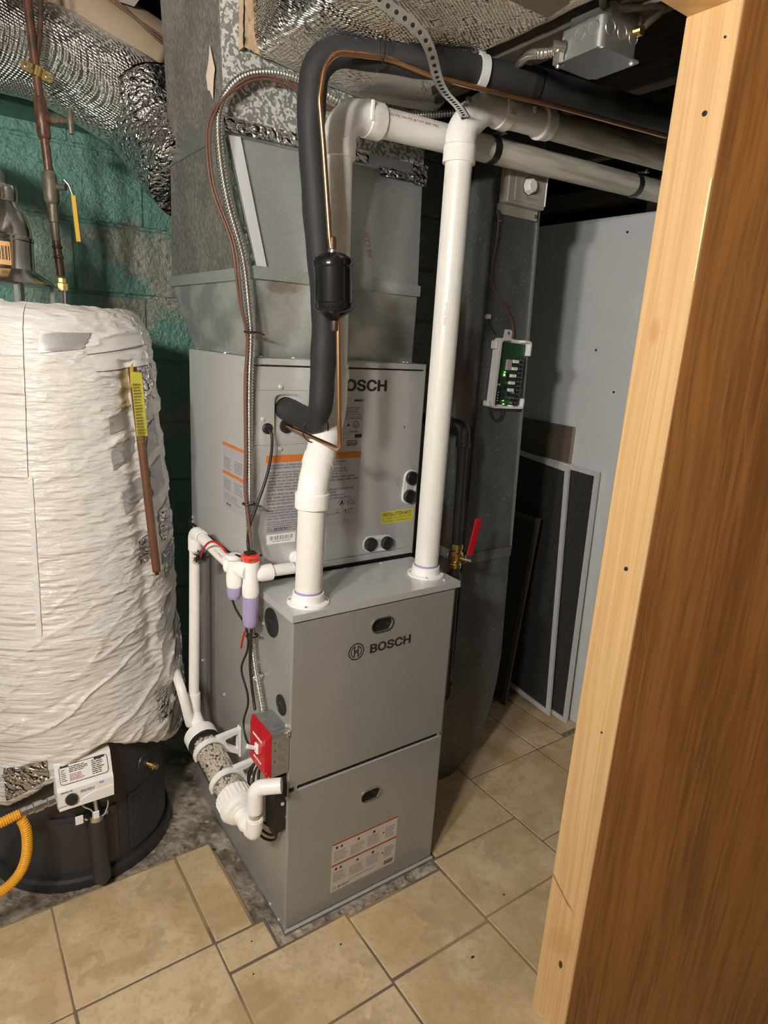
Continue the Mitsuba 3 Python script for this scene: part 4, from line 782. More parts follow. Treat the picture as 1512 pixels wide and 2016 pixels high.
add(dn + '__rear_elbow', tube(resample(fillet([(-0.069, 0.370, 0.926), (-0.070, 0.418, 0.929), (-0.070, 0.420, 0.880)], 0.020, 8), 0.004), 0.0168, 24), 'pvc_fitting', 30)
add(dn + '__down_pipe', cyl((-0.070, 0.420, 0.900), (-0.083, 0.408, 0.455), rp, 24), 'pvc', 30)
on_pipe('CRESTLINE 1/2 PVC', (-0.0665, 0.36, 0.9255), (0.0, -1, -0.065), (-0.75, 0, 0.66), 0.15, 0.0062, rp, 'red_print', dn + '__pipe_print')
on_pipe('PVC SCH 40 480 PSI NSF-pw D1785', (-0.0712, 0.419, 0.84), (-0.013, -0.012, -0.445), (-0.35, -0.93, 0), 0.28, 0.0055, rp, 'red_print', dn + '__pipe_print')
add(dn + '__lower_elbow', tube(resample(fillet([(-0.083, 0.408, 0.475), (-0.084, 0.405, 0.415), (-0.085, 0.350, 0.394)], 0.018, 8), 0.004), 0.0168, 24), 'pvc_fitting', 30)
br = thing('drain_brush', 'black bristle brush on a red tether hanging from the drain cross', 'brush')
bs = []
for i in range(260):
    d = RNG.normal(size=3); d[1] *= 0.6; d = unit(d); c = V(-0.090, 0.338, 0.886) + V(0.004, -0.022, 0.010) * RNG.random()
    bs.append(tube([c, c + d * (0.016 + 0.006 * RNG.random())], [0.0006, 0.0003], 3, cap=False))
k = add(br + '__bristles', bs, 'black_plastic'); labels[k] = {'label': 'black bristles', 'kind': 'stuff'}
add(br + '__tether', tube(spline([(-0.092, 0.312, 0.896), (-0.094, 0.290, 0.922), (-0.095, 0.240, 0.956), (-0.092, 0.195, 0.965), (-0.080, 0.176, 0.948)]), 0.0026, 8), 'red_plastic', True)
ne = thing('condensate_neutralizer', 'clear tube of white pebbles between two white threaded caps on the furnace flank', 'condensate neutralizer')
n0, n1 = V(-0.085, 0.372, 0.378), V(-0.085, 0.075, 0.338); na = unit(n1 - n0); L = np.linalg.norm(n1 - n0)
def along(prof, n=40): return lathe(prof, n0, na, n)
add(ne + '__inlet_adapter', along([(0.0168, -0.022), (0.0205, -0.016), (0.0205, 0.002), (0.0185, 0.006)]), 'pvc_fitting', 30)
add(ne + '__end_cap', along([(0.0185, 0.0), (0.030, 0.004), (0.0425, 0.014), (0.0425, 0.046), (0.040, 0.049), (0.033, 0.049)]), 'pvc_fitting', 30)
add(ne + '__seal_ring', along([(0.0405, 0.046), (0.0425, 0.048), (0.0425, 0.055), (0.036, 0.056)]), 'black_plastic', 30)
add(ne + '__clear_tube', tube([n0 + na * 0.05, n0 + na * (L - 0.05)], 0.0362, 48, cap=False), 'clear_plastic', True)
add(ne + '__tube_rim', [tube([n0 + na * 0.052 - V(0, 0, 0), n0 + na * (L - 0.05)], 0.0352, 48, cap=False)], 'clear_plastic', True)
peb = []; ico = trimesh.creation.icosphere(1, 1.0)
zz = np.cross(na, V(1, 0, 0))
for i in range(1900):
    t = 0.055 + (L - 0.112) * RNG.random(); a = 2 * np.pi * RNG.random(); r = 0.0305 * math.sqrt(0.55 + 0.45 * RNG.random()); 
    off = V(1, 0, 0) * math.cos(a) * r + unit(zz) * math.sin(a) * r
    if off @ V(0, 0, 1) > 0.026: continue
    b = ico.copy(); b.vertices = b.vertices * (0.0028 + 0.0014 * RNG.random(3)); b.apply_translation(n0 + na * t + off); peb.append(b)
k = add(ne + '__pebbles', peb, 'pebble', True); labels[k] = {'label': 'cream white pebbles filling the tube', 'kind': 'stuff'}
ribs = []
for i in range(26):
    a = 2 * np.pi * i / 26; d = V(1, 0, 0) * math.cos(a) + unit(zz) * math.sin(a)
    ribs.append(cyl(n0 + na * (L - 0.048) + d * 0.0425, n0 + na * (L - 0.018) + d * 0.0425, 0.0022, 6))
add(ne + '__end_cap', [along([(0.033, L - 0.056), (0.0385, L - 0.055), (0.0430, L - 0.050), (0.0430, L - 0.018), (0.046, L - 0.016), (0.046, L - 0.010), (0.041, L - 0.006), (0.038, L + 0.004), (0.029, L + 0.008), (0.0285, L + 0.009), (0.021, L + 0.011), (0.0205, L + 0.022), (0.017, L + 0.022)])] + ribs, 'pvc_fitting', 30)
add(ne + '__outlet_coupling', along([(0.0170, L + 0.020), (0.0225, L + 0.026), (0.0225, L + 0.042), (0.0185, L + 0.046), (0.0185, L + 0.062), (0.0150, L + 0.062)]), 'pvc_fitting', 30)
oe = n0 + na * (L + 0.075)
add(ne + '__outlet_elbow', tube(resample(fillet([oe - na * 0.020, oe, oe + V(0, -0.004, 0.050)], 0.013, 8), 0.003), 0.0172, 24), 'pvc_fitting', 30)
add(ne + '__outlet_elbow_hub', lathe([(0.0172, 0), (0.0195, 0.001), (0.0195, 0.026), (0.0172, 0.026)], oe + V(0, -0.0015, 0.020), (0, -0.05, 1), 26), 'pvc_fitting', 30)
add(ne + '__outlet_stub', cyl(oe + V(0, -0.002, 0.03), oe + V(0, -0.004, 0.085), rp, 22), 'old_pvc', 30)
add(ne + '__top_elbow', tube(resample(fillet([oe + V(0, -0.004, 0.066), oe + V(0, -0.005, 0.128), oe + V(0.048, -0.036, 0.136)], 0.018, 8), 0.003), 0.0172, 24), 'pvc_fitting', 30)
for t in (0.088, 0.205):
    c = n0 + na * t; an = np.linspace(math.radians(-55), math.radians(195), 40)
    arc = c + np.cos(an)[:, None] * V(1, 0, 0) * 0.0405 + np.sin(an)[:, None] * np.cross(V(1, 0, 0), na)[None] * -0.0405 * -1
    up = unit(np.cross(na, V(1, 0, 0))); up = up if up[2] > 0 else -up
    arc = c + np.cos(an)[:, None] * V(1, 0, 0) * 0.0392 + np.sin(an)[:, None] * up * 0.0392
    m, _ = strip(arc, na, 0.016, 0.0042); 
    gus = sg.Polygon([(-0.004, c[2] + 0.046), (-0.004, c[2] - 0.030), (c[0] + 0.038, c[2] - 0.004), (c[0] + 0.036, c[2] + 0.018), (c[0] + 0.018, c[2] + 0.040)])
    gus = gus.difference(sg.Polygon([(-0.010, c[2] + 0.036), (-0.010, c[2] - 0.012), (c[0] + 0.046, c[2] + 0.010), (c[0] + 0.040, c[2] + 0.028)]))
    legs = [put(prism(gus, 0.016), (0, c[1] + 0.008, 0), (1, 0, 0), (0, 0, 1))]
    plate = box((-0.006, c[1] - 0.009, c[2] - 0.038), (-0.0005, c[1] + 0.009, c[2] + 0.052), 0.0015)
    add(ne + '__bracket', [m, plate] + legs, 'white_plastic', 30)
wb = thing('white_drain_hose', 'loose white plastic pipe behind the drain by the block wall', 'drain pipe')
add(wb + '__hose', tube(spline([(-0.11, 0.47, 0.515), (-0.118, 0.43, 0.515), (-0.118, 0.395, 0.49), (-0.108, 0.385, 0.43), (-0.10, 0.39, 0.395)]), 0.0125, 16), 'pvc', True)

# ------------------------------------------------------------------ red switch box and cords
sb = thing('switch_box', 'grey steel switch box with a red emergency cover on the furnace flank', 'electrical box')
bxp = prism(rrect(0.102, 0.118, 0.012, -0.054, 0.512), 0.0435)
add(sb + '__box', side(bxp, -0.001), 'zinc', 30)
for z in (0.488, 0.515, 0.542):
    add(sb + '__knockout', lathe([(0.0085, 0), (0.0105, 0.0006), (0.0115, 0), (0.0115, -0.001)], (-0.022, 0.0028, z), (0, -1, 0), 20), 'zinc', 30)
for y in (0.03, 0.075): add(sb + '__knockout', lathe([(0.0105, 0), (0.0125, 0.0007), (0.0135, 0), (0.0135, -0.001)], (-0.022, y, 0.571), (0, 0, 1), 20), 'zinc', 30)
for z in (0.500, 0.528, 0.548): add(sb + '__screw_hole', cyl((-0.036, 0.004, z), (-0.036, 0.0026, z), 0.0018, 8), 'ink')
cov = trimesh.util.concatenate([side(prism(rrect(0.104, 0.120, 0.010, -0.054, 0.512), 0.004), -0.0445), side(prism(rrect(0.094, 0.110, 0.012, -0.054, 0.512), 0.004), -0.0485), side(prism(rrect(0.082, 0.098, 0.014, -0.054, 0.512), 0.0025), -0.0525)])
add(sb + '__red_cover', cov, 'red_plastic', 30, label='glossy red emergency switch cover')
for y, z in ((0.014, 0.555), (0.094, 0.470), (0.012, 0.463)): add(sb + '__red_cover__screw', lathe([(0.0045, 0), (0.004, 0.003), (0, 0.0035)], (-0.0525, y, z), (-1, 0, 0), 12), 'red_plastic', 30)
add(sb + '__toggle', [box((-0.060, 0.046, 0.498), (-0.054, 0.062, 0.524), 0.002), tube([(-0.056, 0.054, 0.511), (-0.074, 0.055, 0.520), (-0.080, 0.056, 0.523)], [0.0045, 0.005, 0.0055], 12)], 'white_plastic', 30, label='white toggle lever')
add(sb + '__lettering', side(trimesh.util.concatenate([put(text('EMERGENCY', 0.050, 0.006, 0.0006), (-0.079, 0.535, 0), (1, 0, 0), (0, 1, 0)), put(text('SWITCH', 0.040, 0.006, 0.0006), (-0.074, 0.478, 0), (1, 0, 0), (0, 1, 0))]), -0.055), 'paper_white')
add(sb + '__lug', [screw_head((-0.008, 0.000, 0.565), (0, -1, 0.2), 0.004), box((-0.010, -0.004, 0.558), (-0.001, 0.004, 0.570), 0.001)], 'steel')
add(sb + '__lower_connector', cyl((-0.022, 0.040, 0.453), (-0.022, 0.040, 0.440), 0.012, 16), 'zinc', 30)
tr = thing('black_power_pack', 'long black power supply strapped to the furnace flank under the red switch box', 'power supply')
add(tr + '__case', hexa([(-0.030, 0.012, 0.295), (-0.001, 0.012, 0.295), (-0.001, 0.060, 0.295), (-0.030, 0.060, 0.295)], [(-0.030, 0.012, 0.446), (-0.001, 0.012, 0.446), (-0.001, 0.060, 0.446), (-0.030, 0.060, 0.446)]), 'black_plastic')
add(tr + '__bushing', lathe([(0.014, 0), (0.014, 0.008), (0.009, 0.014), (0.009, 0.020)], (-0.016, 0.034, 0.297), (0, 0.1, -1), 18), 'black_plastic', 30)
add(tr + '__screw', screw_head((-0.010, 0.011, 0.372), (0, -1, 0), 0.0035), 'screw_steel', 40)
for i, pts in enumerate(([(-0.03, 0.10, 0.455), (-0.045, 0.115, 0.40), (-0.050, 0.118, 0.35), (-0.045, 0.098, 0.29), (-0.03, 0.065, 0.262), (-0.018, 0.045, 0.262), (-0.016, 0.036, 0.280)],
                         [(-0.028, 0.075, 0.455), (-0.045, 0.070, 0.42), (-0.052, 0.045, 0.385), (-0.055, 0.035, 0.340), (-0.050, 0.060, 0.285), (-0.032, 0.066, 0.245), (-0.018, 0.040, 0.252), (-0.016, 0.033, 0.278)],
                         [(-0.028, 0.085, 0.455), (-0.04, 0.13, 0.40), (-0.035, 0.150, 0.35), (-0.02, 0.15, 0.27)],
                         [(-0.030, 0.060, 0.455), (-0.045, 0.090, 0.42), (-0.05, 0.085, 0.36), (-0.04, 0.075, 0.30), (-0.022, 0.050, 0.285), (-0.016, 0.034, 0.283)])):
    k = thing('hanging_cable', ('black cable reaching furthest left below the red switch box, ending at the power pack', 'black cable making the lowest loop under the power pack', 'thin black cable hanging nearest the pebble tube below the switch box', 'short black cable running close beside the power pack')[i], 'cable', 'black cables below the switch box')
    add(k + '__cord', tube(spline(pts), 0.0030, 8), 'black_plastic', True)
k = thing('sensor_wire', 'thin black wire bowing past the purple trap down to the switch box', 'wire')
add(k + '__cord', tube(spline([(-0.060, 0.150, 0.945), (-0.066, 0.182, 0.925), (-0.065, 0.192, 0.86), (-0.052, 0.190, 0.80), (-0.036, 0.176, 0.765), (-0.032, 0.166, 0.735), (-0.033, 0.172, 0.69), (-0.040, 0.185, 0.645), (-0.036, 0.164, 0.60), (-0.034, 0.160, 0.555), (-0.040, 0.170, 0.51), (-0.044, 0.145, 0.478), (-0.040, 0.115, 0.47)]), 0.0026, 8), 'black_plastic', True)
k = thing('sensor_wire', 'black cord pressed against the conduit between trap and switch box', 'wire')
add(k + '__cord', tube(spline([(-0.030, 0.150, 0.79), (-0.028, 0.158, 0.74), (-0.029, 0.160, 0.68), (-0.030, 0.150, 0.63), (-0.030, 0.135, 0.585), (-0.032, 0.122, 0.565)]), 0.0036, 8), 'black_plastic', True)
k = thing('red_sensor_lead', 'short red wire beside the conduit below the purple trap', 'wire')
add(k + '__cord', tube(spline([(-0.034, 0.174, 0.75), (-0.036, 0.186, 0.725), (-0.037, 0.194, 0.695)]), 0.0024, 8), 'red_plastic', True)

# ------------------------------------------------------------------ return duct on the right
rd = thing('return_duct', 'dark galvanized return duct standing to the right of the furnace with a curved boot', 'air duct')
ya_, yb_ = 0.25, 0.45
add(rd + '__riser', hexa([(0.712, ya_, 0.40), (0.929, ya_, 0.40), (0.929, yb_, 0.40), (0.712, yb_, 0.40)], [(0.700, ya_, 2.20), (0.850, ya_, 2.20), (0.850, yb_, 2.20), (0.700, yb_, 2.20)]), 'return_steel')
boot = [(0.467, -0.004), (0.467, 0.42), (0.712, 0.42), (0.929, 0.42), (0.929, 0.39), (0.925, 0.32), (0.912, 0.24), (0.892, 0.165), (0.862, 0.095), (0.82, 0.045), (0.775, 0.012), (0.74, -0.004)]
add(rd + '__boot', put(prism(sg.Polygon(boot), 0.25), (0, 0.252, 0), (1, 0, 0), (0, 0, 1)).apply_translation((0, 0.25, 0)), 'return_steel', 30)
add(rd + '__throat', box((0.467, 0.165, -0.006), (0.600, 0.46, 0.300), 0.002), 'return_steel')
add(rd + '__throat_flange', box((0.560, 0.155, -0.007), (0.640, 0.17, -0.003)), 'zinc')
add(rd + '__drive_cleat', [box((0.706, 0.246, 0.775), (0.914, 0.25, 0.805), 0.001), box((0.702, 0.246, 0.775), (0.708, 0.45, 0.805), 0.001), box((0.703, 0.2435, 0.803), (0.914, 0.2475, 0.8075))], 'zinc_dull')
add(rd + '__edge_seam', hexa([(0.905, 0.2455, 0.81), (0.913, 0.2455, 0.81), (0.913, 0.252, 0.81), (0.905, 0.252, 0.81)], [(0.848, 0.2455, 2.15), (0.855, 0.2455, 2.15), (0.855, 0.252, 2.15), (0.848, 0.252, 2.15)]), 'zinc')
for y, z in ((0.275, 0.795), (0.31, 0.79)): add(rd + '__screw', screw_head((0.7015, y, z), (-1, 0, 0), 0.004), 'screw_steel', 40)
add(rd + '__hole', cyl((0.640, 0.164, 0.42), (0.640, 0.168, 0.42), 0.001, 6), 'black_void')
cb = thing('limit_control', 'beige metal control housing with a hexagonal knob at the top of the return duct', 'control box')
add(cb + '__housing', box((0.708, 0.215, 1.800), (0.853, 0.249, 1.900), 0.003), 'beige_plastic', 30)
add(cb + '__base_lip', box((0.704, 0.240, 1.775), (0.855, 0.249, 1.800), 0.001), 'beige_plastic')
add(cb + '__face', box((0.730, 0.211, 1.806), (0.846, 0.216, 1.893), 0.002), 'beige_plastic')
add(cb + '__knob', lathe([(0.0215, -0.001), (0.0215, 0.002), (0.0185, 0.003), (0.0175, 0.014), (0.014, 0.017), (0, 0.017)], (0.779, 0.2105, 1.848), (0, -1, 0), 8), 'paper_white', 20, label='pale faceted knob')
add(cb + '__knob_painted_shadow', lathe([(0.0235, 0), (0.0235, 0.0006), (0, 0.0006)], (0.779, 0.211, 1.848), (0, -1, 0), 8), 'ink')  # ink disc paints in the shade around the knob
each(cb + '__print', [front(lines(0.812, 1.866, 0.838, 1.878, 3, 91, 0.5, 0.0003), 0.2108), front(lines(0.775, 1.816, 0.815, 1.823, 2, 92, 0.6, 0.0003), 0.2108)], 'grey_ink')
add(cb + '__bright_edge', box((0.845, 0.209, 1.808), (0.849, 0.213, 1.892), 0.001), 'paper_white')
each(cb + '__screw', [screw_head((0.847, 0.240, 1.786), (0, -1, 0), 0.004), screw_head((0.701, 0.236, 1.775), (-0.4, -1, 0), 0.005), box((0.704, 0.240, 1.756), (0.722, 0.248, 1.772), 0.001)], 'steel')
bd = thing('zone_board', 'open white plastic case with a green circuit board on the return duct', 'control board')
ux, uy = unit((1, 0, -0.03)), unit((0.03, 0, 1)); bo = V(0.738, 0.248, 1.258)
def onb(m): return put(m, bo, ux, uy)
WB, HB = 0.130, 0.197
add(bd + '__case', [onb(prism(rrect(WB, HB, 0.012, WB / 2, HB / 2), 0.004)), onb(prism(rrect(WB, HB, 0.012, WB / 2, HB / 2).difference(rrect(WB - 0.014, HB - 0.012, 0.009, WB / 2 + 0.002, HB / 2)).difference(sg.box(WB - 0.008, 0.03, WB + 0.01, 0.155)).difference(sg.box(0.03, HB - 0.012, 0.10, HB + 0.01)), 0.026))], 'white_plastic')
each(bd + '__clip', [onb(box((-0.012, HB - 0.032, 0), (0.004, HB - 0.008, 0.024), 0.003)), onb(box((-0.016, 0.004, 0), (0.006, 0.020, 0.024), 0.003)), onb(box((0.03, 0.0, 0.0), (0.045, 0.010, 0.024), 0.002)), onb(box((0.078, 0.0, 0.0), (0.090, 0.010, 0.024), 0.002))], 'white_plastic')
add(bd + '__hanging_tab', onb(prism(sg.Polygon([(0.034, HB - 0.002), (0.078, HB - 0.002), (0.062, HB + 0.026), (0.038, HB + 0.026)]).difference(sg.Point(0.052, HB + 0.016).buffer(0.004)), 0.003)), 'white_plastic')
add(bd + '__hanging_tab__screw', screw_head(bo + ux * 0.052 + uy * (HB + 0.016) + V(0, -0.001, 0), (0, -1, 0), 0.0045), 'steel')
add(bd + '__circuit_board', onb(box((0.010, 0.008, 0.008), (0.119, HB - 0.010, 0.0105))), 'circuit_green', label='green circuit board')
B = lambda x0, y0, x1, y1, h, z=0.0105: onb(box((x0, y0, z), (x1, y1, z + h), 0.0008))
for i in range(5):
    add(bd + '__relay', B(0.071 - 0.0015 * i, 0.131 - 0.0205 * i, 0.093 - 0.0015 * i, 0.140 - 0.0205 * i, 0.009), 'white_plastic', label='white relay' if i == 0 else None)
add(bd + '__chip', B(0.047, 0.110, 0.068, 0.140, 0.006), 'label_silver', label='square silver chip')
each(bd + '__terminal_strip', [B(0.094, 0.012 + 0.0124 * i, 0.112, 0.0225 + 0.0124 * i, 0.010) for i in range(11)], 'black_plastic')
add(bd + '__terminal_strip__screw', [onb(lathe([(0.0022, 0.0205), (0.0022, 0.0212), (0, 0.0214)], (0.0985 + 0.008 * j, 0.0172 + 0.0124 * i, 0), (0, 0, 1), 8)) for i in range(11) for j in range(2)], 'zinc')
each(bd + '__component', [B(0.016, 0.016, 0.032, 0.060, 0.008), B(0.040, 0.052, 0.060, 0.068, 0.005), B(0.050, 0.078, 0.064, 0.100, 0.004), B(0.040, 0.022, 0.052, 0.044, 0.005), B(0.064, 0.038, 0.090, 0.050, 0.003)], 'black_plastic')
add(bd + '__capacitor', [onb(lathe([(0.0045, 0.0105), (0.0045, 0.024), (0.004, 0.025), (0, 0.025)], (x, y, 0), (0, 0, 1), 14)) for x, y in ((0.083, 0.045), (0.072, 0.032), (0.084, 0.031), (0.080, 0.018))], 'steel', 30)
add(bd + '__capacitor', [B(0.018, 0.064, 0.034, 0.070, 0.004)] + [B(0.022, y, 0.026, y + 0.003, 0.010) for y in (0.020, 0.028, 0.036, 0.044)], 'grey_plastic')
for x, y, h in ((0.045, 0.102, 0.003), (0.0445, 0.092, 0.007), (0.052, 0.020, 0.003), (0.056, 0.010, 0.003)):
    k = add(bd + '__status_light', onb(box((x, y, 0.011), (x + 0.004, y + h, 0.0135))), None, label='lit green status light' if x == 0.045 else None)
    scene[k]['emitter'] = {'type': 'area', 'radiance': {'type': 'rgb', 'value': [0.25, 1.2, 0.08]}}; scene[k].pop('bsdf', None)
k = thing('thermostat_wire', 'dark thin cable curving down the return duct to the circuit board', 'wire')
add(k + '__cord', tube(spline([(0.700, 0.235, 1.775), (0.698, 0.236, 1.66), (0.705, 0.240, 1.60), (0.745, 0.240, 1.56), (0.790, 0.240, 1.515), (0.808, 0.240, 1.48), (0.810, 0.242, 1.455)]), 0.0032, 8), 'brown_wire', True)
k = thing('thermostat_wire', 'grey loop of cable hanging under the circuit board case', 'wire')
add(k + '__cord', tube(spline([(0.745, 0.240, 1.258), (0.752, 0.236, 1.235), (0.775, 0.236, 1.220), (0.795, 0.236, 1.235), (0.798, 0.240, 1.258), (0.785, 0.24, 1.262)]), 0.0026, 8), 'black_iron', True)
k = thing('thermostat_wire', 'short cable from the white clip to the circuit board case', 'wire')
add(k + '__cord', tube(spline([(0.708, 0.242, 1.505), (0.722, 0.244, 1.485), (0.745, 0.244, 1.462)]), 0.0026, 8), 'black_iron', True)
k = thing('cable_clip', 'small white cable clip on the front corner of the return duct', 'cable clip')
add(k + '__body', box((0.699, 0.238, 1.503), (0.717, 0.250, 1.516), 0.003), 'white_plastic')

gp = thing('gas_pipe', 'black iron gas pipe with a brass ball valve and red lever beside the furnace', 'gas pipe')
gx, gy = 0.583, 0.150
rg = 0.0134
add(gp + '__upper_elbow', [tube(resample(fillet([(gx - 0.015, gy + 0.085, 1.218), (gx - 0.010, gy, 1.218), (gx - 0.009, gy, 1.165)], 0.022, 8), 0.004), 0.0178, 24), lathe([(0.0178, 0), (0.0200, 0.001), (0.0200, 0.010), (0.0178, 0.012)], (gx - 0.009, gy, 1.165), (0, 0, 1), 24), lathe([(0.0178, 0), (0.0200, 0.001), (0.0200, 0.010), (0.0178, 0.012)], (gx - 0.012, gy + 0.055, 1.218), (0, 1, 0), 24)], 'black_iron', 30)
add(gp + '__horizontal_run', cyl((gx - 0.012, gy + 0.06, 1.218), (gx - 0.02, 0.80, 1.218), rg, 24), 'black_iron', 30)
add(gp + '__riser', cyl((gx - 0.009, gy, 1.17), (gx + 0.001, gy, 0.885), rg, 24), 'black_iron', 30)
gv = gp + '__ball_valve'
add(gv, [lathe([(0.0140, 0), (0.0178, 0.001), (0.0178, 0.012), (0.0155, 0.014), (0.0150, 0.018), (0.0205, 0.024), (0.0215, 0.034), (0.0205, 0.044), (0.0150, 0.050), (0.0155, 0.054), (0.0180, 0.056), (0.0180, 0.071), (0.0140, 0.072)], (gx + 0.003, gy, 0.818), (0, 0, 1), 28), cyl((gx + 0.003, gy - 0.015, 0.850), (gx + 0.012, gy - 0.036, 0.850), 0.007, 14)], 'brass', 30, label='brass ball valve body')
add(gv + '__lever', [hexa([(gx + 0.013, gy - 0.037, 0.862), (gx + 0.033, gy - 0.037, 0.862), (gx + 0.033, gy - 0.032, 0.862), (gx + 0.013, gy - 0.032, 0.862)], [(gx + 0.030, gy - 0.040, 0.960), (gx + 0.049, gy - 0.040, 0.960), (gx + 0.049, gy - 0.034, 0.960), (gx + 0.030, gy - 0.034, 0.960)]), cyl((gx + 0.0395, gy - 0.040, 0.960), (gx + 0.0395, gy - 0.034, 0.960), 0.0096, 16)], 'red_plastic', label='red lever sleeve')
add(gv + '__lever_stem', [box((gx + 0.006, gy - 0.0375, 0.842), (gx + 0.030, gy - 0.0345, 0.866), 0.001), cyl((gx + 0.012, gy - 0.034, 0.850), (gx + 0.016, gy - 0.046, 0.850), 0.005, 6)], 'steel')
add(gp + '__union', lathe([(0.0134, 0), (0.0185, 0.002), (0.0205, 0.004), (0.0205, 0.024), (0.0160, 0.028), (0.0134, 0.036)], (gx + 0.006, gy, 0.775), (0, 0, 1), 8), 'black_iron')
add(gp + '__drop_leg', [cyl((gx + 0.004, gy, 0.82), (gx + 0.016, gy, 0.43), rg, 24), tube(resample(fillet([(gx + 0.016, gy, 0.45), (gx + 0.016, gy, 0.40), (0.47, gy, 0.40)], 0.02, 8), 0.005), 0.0165, 20)], 'black_iron', 30)
#PART5
# ------------------------------------------------------------------ water heater
wh = thing('water_heater', 'dark round gas water heater wrapped in a quilted white blanket at the left edge', 'water heater')
HA = V(-0.342, 0.627)
def hp(th, r, z): return V(HA[0] + r * math.cos(th), HA[1] + r * math.sin(th), z)
add(wh + '__jacket', lathe([(0.226, -0.008), (0.226, 0.46), (0.150, 0.47), (0.150, 1.455), (0.0, 1.46)], (HA[0], HA[1], 0), (0, 0, 1), 96), 'heater_jacket', 30)
add(wh + '__base_ring', lathe([(0.236, -0.008), (0.240, 0.0), (0.240, 0.022), (0.235, 0.030), (0.226, 0.032)], (HA[0], HA[1], 0), (0, 0, 1), 96), 'heater_jacket', 30)
def curved_panel(t0, t1, z0, z1, r, thick, nt=40, nz=4):
    t = np.radians(np.linspace(t0, t1, nt)); z = np.linspace(z0, z1, nz); tt, zz_ = np.meshgrid(t, z, indexing='ij')
    outer = np.stack([HA[0] + (r + thick) * np.cos(tt), HA[1] + (r + thick) * np.sin(tt), zz_], -1); inner = np.stack([HA[0] + r * np.cos(tt), HA[1] + r * np.sin(tt), zz_], -1)
    a, b = grid_mesh(outer), grid_mesh(inner); return trimesh.util.concatenate([a] + [grid_mesh(np.stack([outer[:, e], inner[:, e]], 1)) for e in (0, -1)] + [grid_mesh(np.stack([outer[e], inner[e]], 0)) for e in (0, -1)])
add(wh + '__inner_door', [curved_panel(-118, -78, 0.045, 0.215, 0.226, 0.005), curved_panel(-114, -82, 0.055, 0.200, 0.231, 0.003)], 'heater_jacket', 30, label='raised dark access door')
add(wh + '__side_panel', [curved_panel(-70, -42, 0.045, 0.22, 0.226, 0.004), curved_panel(-67, -45, 0.060, 0.205, 0.230, 0.002)], 'heater_jacket', 30)
add(wh + '__burner_tube', [cyl((-0.345, 0.372, 0.030), (-0.350, 0.380, 0.215), 0.0225, 28), lathe([(0.0225, 0), (0.016, -0.010), (0, -0.014)][::-1], (-0.345, 0.372, 0.030), (0, 0, 1), 28)], 'heater_jacket', 30)
add(wh + '__burner_clip', [cyl((-0.350, 0.370, 0.213), (-0.350, 0.372, 0.228), 0.017, 20), screw_head((-0.372, 0.372, 0.222), (-0.4, -1, 0), 0.004), screw_head((-0.326, 0.372, 0.222), (0.4, -1, 0), 0.004)], 'chrome', 30)
# blanket
nt, nz = 520, 300
th = np.radians(np.linspace(-200, 160, nt)); deg = np.degrees(th)
zb = np.interp(deg, [-200, -150, -139, -112, -100, -88, -67, -45, -5, 60, 160], [0.28, 0.25, 0.262, 0.352, 0.40, 0.438, 0.395, 0.335, 0.288, 0.30, 0.28])
zb = zb + 0.010 * (meshkit.fbm(np.stack([deg * 0.25, deg * 0, deg * 0], 1), 3, 4) - 0.5)
Pb = np.zeros((nt, nz, 3)); s = np.linspace(0, 1, nz)
zmax = 1.462 + 0.010 * (meshkit.fbm(np.stack([deg * 0.10, deg * 0, deg * 0 + 3], 1), 3, 6) - 0.5)
for i in range(nt):
    z = zb[i] + (zmax[i] - zb[i]) * s
    r = np.interp(z, [0.25, 0.33, 0.40, 0.50, 0.664, 0.815, 1.03, 1.23, 1.33, 1.40, 1.43, 1.45, 1.475], [0.262, 0.280, 0.286, 0.284, 0.276, 0.270, 0.258, 0.244, 0.236, 0.226, 0.216, 0.200, 0.150])
    u = th[i] * 0.27
    q = np.stack([np.full(nz, u * 7.0), z * 26, np.full(nz, 1.0)], 1)
    ridge = 1 - 2 * np.abs(meshkit.fbm(q, 3, 11) - 0.5) * 2
    big = meshkit.fbm(np.stack([np.full(nz, u * 5), z * 7, np.full(nz, 5.0)], 1), 3, 12) - 0.5
    diag = 1 - 2 * np.abs(meshkit.fbm(np.stack([np.full(nz, u * 6 + 0.0), z * 15 - u * 9, np.full(nz, 9.0)], 1), 3, 15) - 0.5) * 2
    low = np.clip((0.95 - z) / 0.4, 0, 1); gather = 0.35 + 0.65 * np.exp(-((deg[i] + 58) / 16) ** 2) + 0.5 * (deg[i] > -40) 
    r = r + 0.008 * ridge ** 3 * gather * (1 - 0.55 * low) + 0.008 * diag ** 3 * low + 0.012 * big - 0.005
    r = r - 0.010 * math.exp(-((deg[i] + 57) / 5.0) ** 2) * ((z > 0.6) & (z < 1.35))
    edge = np.clip((z - zb[i]) / 0.025, 0, 1); r = r - 0.012 * (1 - edge) ** 2
    Pb[i, :, 0], Pb[i, :, 1], Pb[i, :, 2] = HA[0] + r * np.cos(th[i]), HA[1] + r * np.sin(th[i]), z
wbk = wh + '__insulation_blanket'
add(wbk, grid_mesh(Pb), 'blanket_vinyl', True, label='wrinkled white vinyl insulation blanket')
cr_ = np.zeros((nt, 2, 3)); cr_[:, 0] = Pb[:, 0]; cr_[:, 1] = Pb[:, 0]; cr_[:, 1, :2] = HA + (Pb[:, 0, :2] - HA) * (0.228 / np.linalg.norm(Pb[:, 0, :2] - HA, axis=1, keepdims=True)); cr_[:, 1, 2] += 0.01
add(wbk + '__fibre_edge', wobble(grid_mesh(cr_), 0.01, 60, 5), 'fibre', True)
from scipy.interpolate import RegularGridInterpolator
RI = RegularGridInterpolator((deg, s), np.linalg.norm(Pb[:, :, :2] - HA, axis=2))
